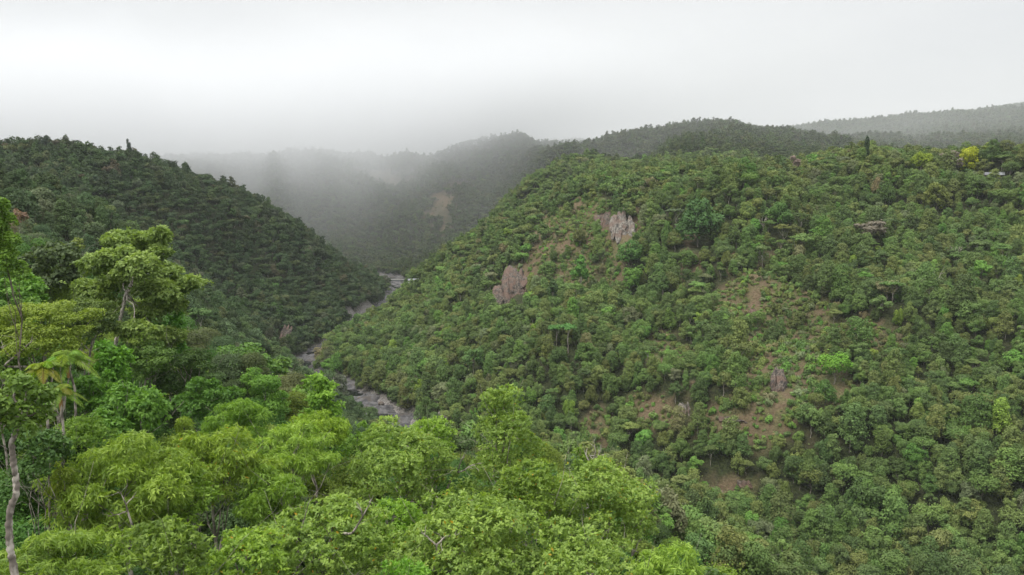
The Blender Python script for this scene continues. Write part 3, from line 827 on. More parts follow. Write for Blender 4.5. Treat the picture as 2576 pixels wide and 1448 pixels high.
def palm(label, u, v, d, L, nf, seed, tint, lean=0.0):
    rng = np.random.default_rng(seed)
    c = at(u, v, d)
    base = np.array([c[0] + lean, c[1], zat(c[0] + lean, c[1]) - .2])
    root = link('palm_tree', None, loc=base); tag(root, label, 'palm', 'feather palms among the near trees')
    tv, tf = tube(wobble(rng, (0, 0, 0), c - base, 9, .02), np.linspace(.13, .085, 9), 8)
    link('trunk', mesh_np('trunk', tv, tf, [BARK], smooth=True), root)
    sv, sf = tube(np.array([c - base + (0, 0, -1.5), c - base + (0, 0, -.8), c - base]), [.1, .14, .08], 8)
    link('crownshaft', mesh_np('crownshaft', sv, sf, [SHAFT], smooth=True), root)
    for i in range(nf):
        a = i * 2.399 + rng.normal() * .2
        rise = rng.uniform(.05, 1.35)
        ln = L * rng.uniform(.8, 1.1)
        t = np.linspace(0, 1, 22)
        out = ln * (t * math.cos(rise * .9) + .12 * t * t)
        up = ln * (math.sin(rise) * t - .85 * t ** 2.3)
        sp = np.stack([out * math.cos(a), out * math.sin(a), up], 1) + (c - base)
        V, Fc = tube(sp, np.linspace(.03, .008, 22), 4)
        vs_, fs_, n = [V], [Fc], len(V)
        tg = unit(np.gradient(sp, axis=0)); sd = unit(np.cross(tg, [0, 0, 1.0]))
        pts, tans, nr, aa = [], [], [], []
        for q in np.linspace(2, 21, 46):
            k = int(q); f = q - k; k2 = min(k + 1, 21)
            p0 = sp[k] * (1 - f) + sp[k2] * f
            ll = L * .17 * math.sin(math.pi * min(.98, .12 + .86 * q / 21)) ** .6
            for sgn in (-1, 1):
                dr = unit(sd[k] * sgn + tg[k] * .55 + np.array([0, 0, -.35 - .3 * rng.random()]))
                pts.append(p0 + dr * ll); tans.append(dr); nr.append(unit(np.cross(dr, tg[k]) * sgn + rng.normal(size=3) * .1)); aa.append(ll)
        V2, F2 = leaf_quads(np.array(pts), np.array(nr), np.array(tans), np.array(aa), np.array(aa) * .06 + .01)
        vs_.append(V2); fs_.append(F2 + n)
        Vv, Ff = np.vstack(vs_), np.vstack(fs_)
        fm = mesh_np('frond', Vv, Ff, [LEAF], attrs={'leafvar': ('FACE', np.clip(rng.normal(.55, .12, len(Ff)), 0, 1))})
        o = link('frond', fm, root); o['tint'] = [float(x * rng.uniform(.8, 1.2)) for x in tint]
SHAFT = plain('palm_crownshaft', (.32, .17, .06), .6)
palm('golden-green feather palm with arching fronds, larger of the pair beside the vivid vines', 168, 905, 62, 2.2, 15, 1, (.17, .27, .03))
palm('smaller yellow feather palm half hidden behind the dull green crown', 108, 925, 60, 1.8, 11, 2, (.19, .26, .03))
palm('low feather palm with an orange crownshaft below the other palms', 150, 985, 58, 1.6, 9, 3, (.16, .24, .03))

def dead_tree(label, path, d, r0, limbs, seed, mat=None, loc_on_path=True):
    rng = np.random.default_rng(seed)
    P = [at(a, b, d) for a, b in path]
    base = np.array([P[0][0], P[0][1], min(P[0][2], max(zat(P[0][0], P[0][1]) - .3, P[0][2] - 12))])
    pts = np.array([base] + P)
    root = link('dead_tree', None, loc=base); tag(root, label, 'dead tree', 'bare dead trees')
    t = np.linspace(0, len(pts) - 1, len(pts) * 3)
    Q = np.stack([np.interp(t, np.arange(len(pts)), pts[:, i]) for i in range(3)], 1)
    tv, tf = tube(Q - base, np.linspace(r0, r0 * .35, len(Q)), 8)
    link('trunk', mesh_np('trunk', tv, tf, [mat or BARK_WHITE], smooth=True), root)
    for lp in limbs:
        q = [at(a, b, d) for a, b in lp]
        pa = np.vstack([wobble(rng, q[i], q[i + 1], 5, .06)[(0 if i == 0 else 1):] for i in range(len(q) - 1)])
        mb = MB(); mb.add(*tube(pa - base, np.linspace(r0 * .6, r0 * .15, len(pa)), 6))
        for k in range(5):
            s_ = pa[rng.integers(1, len(pa))]; L = np.linalg.norm(pa[-1] - pa[0])
            e_ = s_ + unit(pa[-1] - pa[0] + rng.normal(size=3) * L * .5) * L * rng.uniform(.25, .45)
            mb.add(*tube(wobble(rng, s_, e_, 4, .08) - base, np.linspace(r0 * .28, r0 * .08, 4), 5))
        bv, bf = mb.get()
        link('branch', mesh_np('branch', bv, bf, [mat or BARK_WHITE], smooth=True), root)
bough('bare white forked branch', FGR[8], [(335, 1330), (322, 1290), (318, 1272)], 43.8, .075,
          [[(318, 1272), (308, 1250), (303, 1238)], [(318, 1272), (332, 1255), (340, 1243)], [(322, 1283), (300, 1295), (270, 1300)]], 5)
dead_tree('bare grey snag at the canopy edge before the shaded slope', [(1478, 1235), (1484, 1200), (1493, 1165)], 64, .13,
          [[(1493, 1165), (1505, 1148), (1512, 1120)], [(1490, 1178), (1478, 1155), (1470, 1135)], [(1493, 1165), (1498, 1140), (1494, 1112)]], 6)
bough('crooked bone-white limb', FGR[17], [(4, 925), (40, 895), (62, 878)], 72, .12,
          [[(62, 878), (78, 862), (82, 842)], [(30, 905), (10, 880), (2, 855)]], 8)
bough('leafless whitish bough', FGR[18], [(322, 905), (330, 880)], 108, .16,
          [[(330, 880), (350, 872), (385, 875)], [(325, 890), (318, 868), (322, 858)]], 9)
bough('mottled pale limb', FGR[3], [(1085, 1440), (1100, 1400), (1098, 1372)], 40.6, .1, [[(1098, 1372), (1120, 1350), (1150, 1345)], [(1098, 1372), (1075, 1350), (1060, 1340)]], 31)
bough('mottled pale limb', FGR[0], [(1120, 1260), (1128, 1215), (1150, 1190)], 63.2, .12, [[(1150, 1190), (1185, 1172), (1210, 1165)], [(1150, 1190), (1160, 1160), (1172, 1140)]], 32)
bough('bare grey limb', FGR[2], [(1330, 1330), (1350, 1310)], 51.5, .09, [[(1350, 1310), (1375, 1290), (1400, 1285)], [(1350, 1310), (1352, 1285), (1345, 1270)]], 33)
bough('white bent branch', FGR[4], [(885, 1345), (902, 1318), (912, 1300)], 40, .07,
          [[(912, 1300), (905, 1275), (895, 1262)], [(912, 1300), (930, 1268), (938, 1252)]], 10)

# ------------------------------------------------------------------ things standing on the slopes: where they are
EXCL = []
# singled-out trees: name, label, u, v of the top, v of the foot, width, kind, tint
SPECIAL = [
 ('rainforest_tree', 'bright green tree on a slender white trunk halfway up the slope, beyond the striped cliff', 1460, 652, 752, 46, 'emer0', (.085, .2, .035)),
 ('umbrella_tree', 'flat-topped pale green umbrella tree, taller of two on white trunks low on the slope', 1428, 806, 892, 46, 'emer1', (.085, .2, .05)),
 ('umbrella_tree', 'flat-topped umbrella tree, shorter of two on white trunks low on the slope', 1398, 810, 880, 42, 'emer1', (.08, .185, .045)),
 ('rainforest_tree', 'lime-tinged round tree uphill of the two umbrella trees', 1586, 674, 742, 58, 'dome1', (.095, .19, .035)),
 ('rainforest_tree', 'fresh green spreading tree just below the pale rock spire', 1582, 610, 672, 64, 'dome3', (.08, .17, .04)),
 ('rainforest_tree', 'thin tree with a bare white trunk between the striped cliff and the bright white-trunked tree', 1390, 706, 768, 32, 'emer0', (.06, .105, .035)),
 ('rainforest_tree', 'grey-green tree with a pale leaning trunk beside the huge blue-green crown', 1697, 520, 578, 44, 'emer1', (.09, .125, .06)),
 ('rainforest_tree', 'huge blue-green rounded crown high on the slope above the long red gully', 1755, 512, 622, 108, 'dome0', (.06, .125, .036)),
 ('rainforest_tree', 'vivid yellow-green tree alone on the bare ridge of the slope', 2096, 888, 968, 84, 'dome2', (.12, .26, .03)),
 ('rainforest_tree', 'wide grey-brown half-bare crown among the dense plateau trees', 2188, 556, 618, 100, 'loose0', (.17, .15, .11)),
 ('rainforest_tree', 'mauve-grey leafless crown on the plateau beside the yellow-lime tree', 2390, 378, 446, 62, 'loose1', (.2, .17, .14)),
 ('rainforest_tree', 'mauve-brown bare crown near the plateau edge below the skyline', 2002, 396, 452, 52, 'loose2', (.19, .145, .12)),
 ('rainforest_tree', 'brilliant yellow-lime crown on the plateau near the shed', 2432, 380, 442, 52, 'dome4', (.3, .34, .02)),
 ('rainforest_tree', 'lime green tree on the plateau between bare mauve crown and dark conifer', 2316, 386, 444, 48, 'dome2', (.2, .27, .03)),
 ('conifer_tree', 'narrow dark conifer standing above the plateau canopy', 2178, 352, 416, 20, 'tall0', (.025, .05, .022)),
 ('rainforest_tree', 'slim tree with a long white trunk at the upper end of the red gully', 1668, 694, 766, 34, 'emer0', (.07, .12, .035)),
 ('rainforest_tree', 'pale green tree on a thin white stem in the scrub below the red gully', 1632, 862, 925, 44, 'emer1', (.085, .13, .04)),
 ('rainforest_tree', 'fresh green crown at the plateau edge in front of the tallest far hill', 1960, 516, 575, 66, 'dome0', (.075, .15, .035)),
 ('rainforest_tree', 'olive yellow round tree in the middle of the plateau canopy', 2352, 462, 540, 58, 'dome1', (.14, .17, .04)),
 ('rainforest_tree', 'pale-stemmed bright tree low on the slope above the outer near canopy', 1190, 872, 952, 70, 'loose0', (.085, .16, .045)),
 ('rainforest_tree', 'solitary green crown on the bare earth terrace of the slope', 2075, 962, 1020, 54, 'dome3', (.075, .15, .035)),
 ('rainforest_tree', 'bright tree on a crooked white stem beside the earth terraces', 2240, 700, 770, 52, 'emer1', (.09, .16, .04)),
 ('rainforest_tree', 'mid green round tree between the yellowish olive crowns and the grey-brown half-bare crown', 2226, 466, 522, 46, 'dome3', (.07, .12, .032)),
 ('ridge_tree', 'lone wind-shaped tree breaking the skyline of the dark hill', 118, 340, 392, 26, 'loose1', (.05, .07, .05)),
 ('ridge_tree', 'small flat tree leaning above the dark hill crest where it starts to fall', 328, 354, 414, 20, 'loose2', (.05, .07, .05)),
]
SPB = []
for t_ in SPECIAL:
    b_ = hit(t_[2], t_[4], 250)
    SPB.append(b_)
    r_ = t_[5] / 2 * b_[1] / F
    EXCL.append((b_[0], b_[1], r_ * .55, r_ * (2.4 if 'emer' in t_[6] else 1.5), r_))
# rock outcrops: label, u, v of the foot, width, height, material, lean
ROCKS = [
 ('dark striped grey cliff face in a red earth scar above the river', 1292, 760, 84, 108, ROCK, -.2),
 ('pale pointed rock spire high on the slope', 1563, 602, 62, 92, ROCK_PALE, .35),
 ('reddish blocky crag beside the pale rock spire', 1522, 575, 44, 56, ROCK, 0),
 ('small pale crag on the bare lower slope', 1722, 1048, 38, 36, ROCK_PALE, .1),
 ('low grey ledge across the brown scrub ridge', 1850, 1062, 90, 16, ROCK, .2),
 ('pale pointed boulder outcrop low on the shaded slope', 1810, 1252, 44, 36, ROCK_PALE, -.1),
 ('broken dark stone ledge uphill of the pale boulder outcrop', 1882, 1228, 44, 22, ROCK, 0),
 ('lone dark boulder standing in the scrub below the red gully', 1897, 800, 20, 26, ROCK, 0),
 ('grey rock rib falling to the river bed on the shaded toe of the slope', 1045, 975, 34, 48, ROCK, -.4),
 ('grey rock knob on the forested toe of the slope', 1112, 1066, 30, 34, ROCK_PALE, 0),
 ('stony brown rib inside the large bare ridge of the slope', 1965, 985, 46, 60, ROCK, .6),
 ('pale slab at the foot of the dark hill beside the river bend', 708, 862, 30, 50, ROCK, .2),
]
RP = []
for t_ in ROCKS:
    b_ = hit(t_[1], t_[2], 200)
    RP.append(b_)
    k_ = b_[1] / F
    EXCL.append((b_[0], b_[1], t_[3] * .36 * k_, 3 + t_[4] * k_ * .5, t_[4] * k_ * .9))
HUT = hit(2498, 468, 300); EXCL.append((HUT[0] - 1, HUT[1], 4.5, 55, 9))
SHED = hit(1040, 716, 600); EXCL.append((SHED[0], SHED[1], 5, 26, 6))
EXCL.append((-134, 943, 34, 4, 5))

# ------------------------------------------------------------------ the forest on the slopes
def scatter():
    rng = np.random.default_rng(7)
    out = []
    def band(x0, x1, y0, y1, step, lod):
        gx, gy = np.meshgrid(np.arange(x0, x1, step), np.arange(y0, y1, step))
        x = (gx + rng.uniform(-.5, .5, gx.shape) * step).ravel(); y = (gy + rng.uniform(-.5, .5, gx.shape) * step).ravel()
        z = zat(x, y)
        u, v, f = project(np.c_[x, y, z + 6])
        m = (f > 5) & (u > -330) & (u < 2900) & (v < 1800) & (v > 150)
        return x[m], y[m], z[m], np.full(m.sum(), lod), np.full(m.sum(), step)
    B = [band(-330, 480, 150, 480, 5.1, 0), band(-90, 80, 20, 150, 4.3, 0), band(-600, 620, 480, 780, 5.5, 1), band(-760, 700, 780, 1060, 6.4, 1), band(-1000, 1000, 1060, 1500, 6.6, 2), band(-1300, 1700, 1500, 2700, 9.5, 2)]
    bs = band(-60, 420, 290, 700, 2.1, 0)
    ss, sc = soil_mask(bs[0], bs[1]), scrub_mask(bs[0], bs[1])
    ks = rng.random(len(ss)) < np.where(ss > .4, .3, np.where(sc > .5, .78, 0))
    nb = sum(len(q[0]) for q in B)
    B.append(tuple(q[ks] for q in bs))
    x, y, z, lod, step = [np.concatenate(q) for q in zip(*B)]
    step[nb:] = 5.0
    low = np.arange(len(x)) >= nb
    soil = soil_mask(x, y); scrub = scrub_mask(x, y)
    rd = (rdist(x, y) / rwid(y) + fbm(x / 14, y / 14, 91, 2) * 9)
    # how large the trees grow here: larger on the flat top and near the eye, stunted on scrub
    nz = fbm(x / 70, y / 70, 101, 3); n2 = fbm(x / 26, y / 26, 103, 3)
    plateau = sstep(110, 140, z) * (x > 0) * (y < 900)
    size = step * rng.uniform(.4, 1.0, len(x)) * np.where(y < 150, 1.1, 1) * (1 + .55 * nz) * (1 + .35 * plateau)
    size = np.where(y < 150, np.minimum(size, 3.6), size)
    big = (y > 290) & (rng.random(len(x)) < .08 + .16 * plateau)
    size = np.where(big, size * 1.45, size)
    size = np.where((rd < 50) & (y > 480), np.maximum(size * 1.25, 3.4), size)
    size = np.minimum(size, np.where(y > 600, 5.4, 7.0))
    sh = low | ((scrub > .5) & (rng.random(len(x)) < .86))
    size = np.where(sh, size * rng.uniform(.2, .6, len(x)), size)
    p = np.where(low, 1.0, np.where(soil > .35, np.where(y > 900, .55, .14), 1.0) * np.where(scrub > .5, .55, 1.0))
    keep = (rng.random(len(x)) < p) & (rd > 18)
    size = np.where((soil > .35) & ~low, size * .4, size)
    d = np.hypot(x, y)
    # out of sight behind ridges: not needed
    t = np.linspace(.03, .97, 70)
    top = z + size * 3 + 12
    X = x[:, None] * t; Y = y[:, None] * t; Zl = H + (top - H)[:, None] * t
    clear = (Zl - zat(X, Y)).min(1)
    keep &= clear > -6
    keep &= (y > 20) & ~((y < 150) & (fg_near(x, y, size)))
    ut, vt, ft = project(np.c_[x, y, z + size * 2.9])
    line = np.interp(ut, [0, 500, 700, 880, 1130, 1290, 1400, 1480, 1640, 1780, 2600], [700, 830, 940, 1060, 1090, 1060, 1110, 1180, 1260, 1420, 1640])
    keep &= ~((y < 150) & (vt < line + 25))
    keep &= ~((y < 330) & (y >= 150) & (vt < np.interp(ut, [0, 180, 300, 500, 620, 760, 800, 1000, 1100], [380, 430, 540, 760, 840, 930, 1040, 1060, 0])))
    for (cu, cv, rx_, ry_, dd_) in FG_DISCS:
        keep &= ~((y < 150) & (((ut - cu) / (rx_ * 1.1)) ** 2 + ((vt + 40 - cv) / (ry_ * 1.1)) ** 2 < 1) & (ft < dd_ - 1))
    for ex, ey, er, ef, eb in EXCL:
        keep &= ~((np.abs(x - ex) < er + size * .5) & (y > ey - ef) & (y < ey + eb))
    # ridge crest trees stay as they are; colour by patches and at random
    r = rng.random(len(x)) + .25 * n2
    right = x > np.interp(y, RIV[::-1, 1][::-1].copy()[np.argsort(RIV[:, 1])] if False else np.sort(RIV[:, 1]), RIV[np.argsort(RIV[:, 1]), 0])
    right |= (x > -30) & (y < 400)
    names = np.array(list(TINTS))
    T = np.array([TINTS[k] for k in names])
    cum_r = np.cumsum([.27, .37, .27, .04, .008, .006, .03, .0]); cum_l = np.cumsum([.46, .12, .1, .004, .0, .012, .06, .12])
    def pick(c, r): return np.minimum((np.clip(r, 0, .9999)[:, None] > c[None, :] / c[-1]).sum(1), len(c) - 1)
    rr = np.clip(rng.random(len(x)), 0, 1)
    ki = np.where(right, pick(cum_r, rr), pick(cum_l, rr))
    ki = np.where(sh & (rng.random(len(x)) < .75), rng.choice([2, 2, 2, 1, 1, 3, 6, 5], len(x)), ki)
    ki = np.where(plateau * rng.random(len(x)) > .62, 2, ki)
    nearm = (y < 150) | (~right & (y < 230) & (x < -5) & (rng.random(len(x)) < .6))
    ki = np.where(nearm, np.where(rr < .45, 3, np.where(rr < .8, 4, 1)), ki)  # near trees take brighter tints in place of the cloud gap's light
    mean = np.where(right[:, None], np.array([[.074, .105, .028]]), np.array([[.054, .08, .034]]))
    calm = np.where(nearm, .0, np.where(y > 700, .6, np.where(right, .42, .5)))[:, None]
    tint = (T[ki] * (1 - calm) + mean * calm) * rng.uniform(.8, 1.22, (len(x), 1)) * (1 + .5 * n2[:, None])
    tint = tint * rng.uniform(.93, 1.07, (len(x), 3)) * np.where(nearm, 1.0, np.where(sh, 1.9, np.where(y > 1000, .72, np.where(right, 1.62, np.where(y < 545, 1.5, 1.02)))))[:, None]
    kind = []
    k0 = ['dome0', 'dome1', 'dome2', 'dome3', 'dome4', 'tall0', 'tall1', 'tall2', 'loose0', 'loose1', 'loose2', 'drape0', 'drape1', 'drape2', 'umb0', 'umb1']
    w0 = np.array([2.4, 2.4, 2.4, 2.4, 2.4, 2.4, 2.4, 2.4, 1.2, 1.2, 1.2, 2.2, 2.2, 2.2, .5, .5]); w0 /= w0.sum()
    w0c = np.cumsum(w0)
    for i in range(len(x)):
        if sh[i] or soil[i] > .35: kind.append(f'shrub{rng.integers(3)}')
        elif y[i] < 150 or (not right[i] and y[i] < 270): kind.append(f'near{rng.integers(4)}')
        elif lod[i] == 0 or (lod[i] == 1 and y[i] < 620): kind.append(k0[min(int((rng.random() > w0c).sum()), 15)])
        elif lod[i] == 1: kind.append(f'far{rng.integers(4)}')
        else: kind.append(f'vfar{rng.integers(3)}')
    kind = np.array(kind)
    hs = np.where(sh, rng.uniform(1.0, 2.0, len(x)), 1.0) * rng.uniform(.85, 1.25, len(x)) * np.where(plateau > .5, .85, 1.0)
    D = dict(x=x, y=y, z=z, size=size, d=d, kind=kind, tint=tint, ki=ki, hs=hs, rot=rng.uniform(0, 6.28, len(x)), clear=clear, sh=sh, plateau=plateau, right=right)
    return {k: v[keep] for k, v in D.items()}, names

FT, TNAMES = scatter()

def choose_individuals(n):
    x, y, z, s = FT['x'], FT['y'], FT['z'], FT['size']
    u, v, f = project(np.c_[x, y, z + s * 1.4])
    inside = (u > 15) & (u < 2560) & (v > 20) & (v < 1440) & (FT['clear'] > 3)
    # hidden behind the near crowns
    for (cu, cv, rx, ry, dd) in FG_DISCS:
        inside &= ~((((u - cu) / rx) ** 2 + ((v - cv) / ry) ** 2 < 1.0) & (f > dd))
    score = np.where(inside & ~FT['sh'], s / f, 0)
    return np.argsort(-score)[:n]

def build_forest(skip):
    keys = list(PROTO)
    pc = bpy.data.collections.new('forest_kinds')
    for i, k in enumerate(keys):
        cm, tm, zc = PROTO[k]
        def arr(me):
            v = np.empty(len(me.vertices) * 3, np.float32); me.vertices.foreach_get('co', v)
            f = np.empty(len(me.loops), np.int32); me.loops.foreach_get('vertex_index', f)
            return v.reshape(-1, 3), f.reshape(-1, 4)
        cv, cf = arr(cm); tv, tf = arr(tm)
        lv = np.empty(len(cf), np.float32); cm.attributes['leafvar'].data.foreach_get('value', lv)
        me = mesh_np('forest_tree', np.vstack([cv, tv]), np.vstack([cf, tf + len(cv)]), [cm.materials[0], tm.materials[0]],
                     np.r_[np.zeros(len(cf)), np.ones(len(tf))], {'leafvar': ('FACE', np.r_[lv, np.full(len(tf), .5)])})
        o = bpy.data.objects.new(f'forest_kind_{i:02d}', me)
        pc.objects.link(o)
    m = np.ones(len(FT['x']), bool); m[skip] = False
    P = np.c_[FT['x'], FT['y'], FT['z'] - .3][m]
    me = bpy.data.meshes.new('forest')
    me.vertices.add(len(P)); me.vertices.foreach_set('co', P.astype(np.float32).ravel())
    S = FT['size'][m]; hs = FT['hs'][m]
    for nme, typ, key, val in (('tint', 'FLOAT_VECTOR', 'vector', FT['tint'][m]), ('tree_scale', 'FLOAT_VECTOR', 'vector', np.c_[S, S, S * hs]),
                               ('tree_turn', 'FLOAT_VECTOR', 'vector', np.c_[S * 0, S * 0, FT['rot'][m]])):
        me.attributes.new(nme, typ, 'POINT').data.foreach_set(key, val.astype(np.float32).ravel())
    idx = np.array([keys.index(k) for k in FT['kind'][m]], np.int32)
    me.attributes.new('tree_kind', 'INT', 'POINT').data.foreach_set('value', idx)
    o = link('forest', me)
    tag(o, 'unbroken rainforest canopy covering the gorge slopes and the hills beyond', 'forest', None, 'stuff')
    ng = bpy.data.node_groups.new('forest_growth', 'GeometryNodeTree')
    ng.interface.new_socket('Geometry', in_out='INPUT', socket_type='NodeSocketGeometry')
    ng.interface.new_socket('Geometry', in_out='OUTPUT', socket_type='NodeSocketGeometry')
    nd, lk = ng.nodes, ng.links
    gi = nd.new('NodeGroupInput'); go = nd.new('NodeGroupOutput')
    ip = nd.new('GeometryNodeInstanceOnPoints')
    ci = nd.new('GeometryNodeCollectionInfo'); ci.inputs['Collection'].default_value = pc
    ci.inputs['Separate Children'].default_value = True; ci.inputs['Reset Children'].default_value = True
    def na(n, t):
        a = nd.new('GeometryNodeInputNamedAttribute'); a.data_type = t; a.inputs['Name'].default_value = n
        return a.outputs['Attribute']
    lk.new(gi.outputs[0], ip.inputs['Points']); lk.new(ci.outputs[0], ip.inputs['Instance'])
    ip.inputs['Pick Instance'].default_value = True
    lk.new(na('tree_kind', 'INT'), ip.inputs['Instance Index'])
    lk.new(na('tree_scale', 'FLOAT_VECTOR'), ip.inputs['Scale'])
    lk.new(na('tree_turn', 'FLOAT_VECTOR'), ip.inputs['Rotation'])
    lk.new(ip.outputs[0], go.inputs[0])
    md = o.modifiers.new('growth', 'NODES'); md.node_group = ng
    print('forest trees', len(P), 'unique', len(skip))


IND = choose_individuals(300 - len(FG) - len(SPECIAL))

ORD = 'first second third fourth fifth sixth seventh eighth ninth tenth eleventh twelfth thirteenth fourteenth fifteenth sixteenth seventeenth eighteenth nineteenth twentieth'.split()
MARKS = [('striped grey cliff', 1292, 705), ('pale rock spire', 1563, 555), ('small pale crag', 1722, 1030), ('grey scrub ledge', 1850, 1055), ('pale pointed boulder outcrop', 1810, 1240), ('lone dark boulder', 1897, 788),
         ('grey rock rib', 1045, 950), ('white-stemmed bright tree', 1460, 690), ('pair of umbrella trees', 1413, 830), ('huge blue-green crown', 1755, 560), ('vivid yellow-green tree', 2096, 920), ('grey-brown half-bare crown', 2188, 585),
         ('bone-white dead tree', 2340, 715), ('bare earth terraces', 2225, 880), ('long red gully', 1735, 690), ('plateau hut', 2498, 435), ('brilliant yellow-lime crown', 2432, 395), ('tallest yellow-green near crown', 1262, 1030),
         ('vivid lime spur tree', 815, 1000), ('tall forked emergent', 330, 720), ('golden feather palm', 165, 905), ('crooked pale trunk', 40, 1250), ('bare canopy-edge snag', 1490, 1160), ('corner lime crown', 1690, 1430),
         ('dark conifer', 2178, 375), ('rusty dry tree', 44, 540), ('olive yellow plateau tree', 2352, 500), ('river bend', 800, 920), ('fine-leaved pale tree', 178, 618), ('bottom right picture corner', 2540, 1430),
         ('mid right picture edge', 2560, 760), ('outer near-canopy edge', 2060, 1430), ('low right picture edge', 2560, 1110), ('lowest round spur tree', 680, 938), ('lime fountain tree', 790, 1080)]
def describe(ids):
    P = np.c_[FT['x'][ids], FT['y'][ids], FT['z'][ids] + FT['size'][ids] * 1.6]
    U, Vv, _ = project(P)
    med = np.median(FT['size'][ids])
    rows = []
    for q, i in enumerate(ids):
        t = FT['tint'][i]; l = t.sum(); rg = t[0] / t[1]
        if rg > 1.05: col = 'brownish'
        elif rg > .84: col = 'dull olive' if l < .26 else 'yellowish olive'
        elif rg > .62: col = 'dark green' if l < .2 else ('mid green' if l < .3 else 'light yellow-green')
        else: col = 'deep green' if l < .2 else ('fresh green' if l < .32 else 'bright green')
        k = FT['kind'][i].rstrip('0123456789')
        shp = {'dome': 'rounded', 'tall': 'tall', 'loose': 'sparse', 'umb': 'flat-topped', 'drape': 'vine-draped', 'near': 'leafy', 'far': 'rounded', 'vfar': 'small'}[k]
        size = 'large ' if FT['size'][i] > med * 1.2 else ('small ' if FT['size'][i] < med * .85 else '')
        dd = [math.hypot(U[q] - a, Vv[q] - b) for _, a, b in MARKS]
        m = int(np.argmin(dd)); dx, dy = U[q] - MARKS[m][1], Vv[q] - MARKS[m][2]
        side = 'left of' if dx < 0 else 'right of'; ver = 'below' if dy > 0 else 'above'
        if abs(dx) > 2.2 * abs(dy): dr = side
        elif abs(dy) > 2.2 * abs(dx): dr = ver
        else: dr = f'{ver} and {side}'
        rows.append((f'{size}{col} {shp} tree', dr, MARKS[m][0], dd[m], k, i))
    out, groups = {}, {}
    for r in rows: groups.setdefault(r[:3], []).append(r)
    for (a, dr, mk), rs in groups.items():
        rs.sort(key=lambda r: r[3])
        for n, r in enumerate(rs):
            lb = f'{a} {dr} the {mk}' if len(rs) == 1 else f'{a}, {ORD[min(n, 19)]} such {dr} the {mk}'
            lb = lb.replace('the right edge', 'the right edge')
            nm = {'umb': 'umbrella_tree', 'drape': 'vine_draped_tree'}.get(r[4], 'rainforest_tree')
            where = 'near trees below the lookout' if FT['y'][r[5]] < 150 else 'rainforest trees standing on the gorge slopes'
            out[r[5]] = (nm, lb, where)
    return out
LABEL = describe(IND)
def place_individuals():
    for i in IND:
        x, y, z, s = FT['x'][i], FT['y'][i], FT['z'][i], FT['size'][i]
        cm, tm, zc = PROTO[FT['kind'][i]]
        nm, lb, gr = LABEL[i]
        r = link(nm, None, loc=(x, y, z - .3))
        r.scale = (s, s, s * FT['hs'][i]); r.rotation_euler = (0, 0, FT['rot'][i])
        tag(r, lb, 'tree', gr)
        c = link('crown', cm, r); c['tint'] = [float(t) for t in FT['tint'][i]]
        link('trunk', tm, r)
place_individuals()

build_forest(np.array(IND, int))


def noise3(P, sc, seed, octv=4):
    x, y, z = P[:, 0] * sc, P[:, 1] * sc, P[:, 2] * sc
    return (fbm(x + z * .37, y - z * .53, seed, octv) + fbm(y + x * .41, z + x * .29, seed + 5, octv) + fbm(z - y * .3, x + y * .6, seed + 9, octv)) / 1.7

def ico(sub):
    bm = bmesh.new(); bmesh.ops.create_icosphere(bm, subdivisions=sub, radius=1.0)
    V = np.array([v.co[:] for v in bm.verts]); Fc = np.array([[v.index for v in f.verts] for f in bm.faces])
    bm.free()
    return V, Fc
ICO = {3: ico(3), 4: ico(4)}
def rock_mesh(rng, w, h, dep, n, lean, seed):
    """a cluster of steep jointed blocks that share one footing"""
    VV, FF, c = [], [], 0
    for i in range(n):
        V, Fc = ICO[4]
        V = V.copy()
        for q in range(16):                                    # joint planes cut flat faces
            nn = rng.normal(size=3) * (1, 1, .55); nn /= np.linalg.norm(nn)
            V -= nn * np.maximum(V @ nn - rng.uniform(.45, .8), 0)[:, None]
        V /= np.abs(V).max(0)
        big = i == 0
        sx = w * (.5 if big else rng.uniform(.14, .3)); sy = dep * (.5 if big else rng.uniform(.2, .4)); sz = h * (.55 if big else rng.uniform(.25, .6))
        V = V * (sx, sy, sz)
        if big: V[:, :2] *= np.clip(1.15 - .62 * (V[:, 2:] / sz * .5 + .5), .2, 2)
        a = rng.uniform(-.4, .4); ca, sa = math.cos(a), math.sin(a)
        V[:, :2] = V[:, :2] @ np.array([[ca, sa], [-sa, ca]])
        off = np.array([0, 0, h * .3]) if big else np.array([rng.uniform(-.42, .42) * w, rng.uniform(-.4, .1) * dep, rng.uniform(.02, .42) * h])
        V = V + off
        V[:, 0] += lean * V[:, 2] * .5
        nrm = unit(V - off)
        Q = V * (1, 1, .35)
        dsp = noise3(Q, 4.4 / max(w, 3), seed + i * 7) * .2 * w + np.abs(noise3(Q, 11 / max(w, 3), seed + 31 + i)) * -.3 * w
        V = V + nrm * dsp[:, None]
        VV.append(V); FF.append(Fc + c); c += len(V)
    return np.vstack(VV), np.vstack(FF)
for i_, ((lb, u, v, w, h, mat, lean), b) in enumerate(zip(ROCKS, RP)):
    rng = np.random.default_rng(500 + i_)
    k = b[1] / F
    V, Fc = rock_mesh(rng, w * k, h * k * .85, w * k * .7 + 2, 9, lean, 600 + i_ * 13)
    V[:, 1] += V[:, 2] * 1.2
    o = link('rock_outcrop', mesh_np('rock_outcrop', V, Fc, [mat]), loc=(b[0], b[1] + w * k * .3, b[2] - h * k * .02))
    tag(o, lb, 'rock', 'rock outcrops on the gorge slopes')

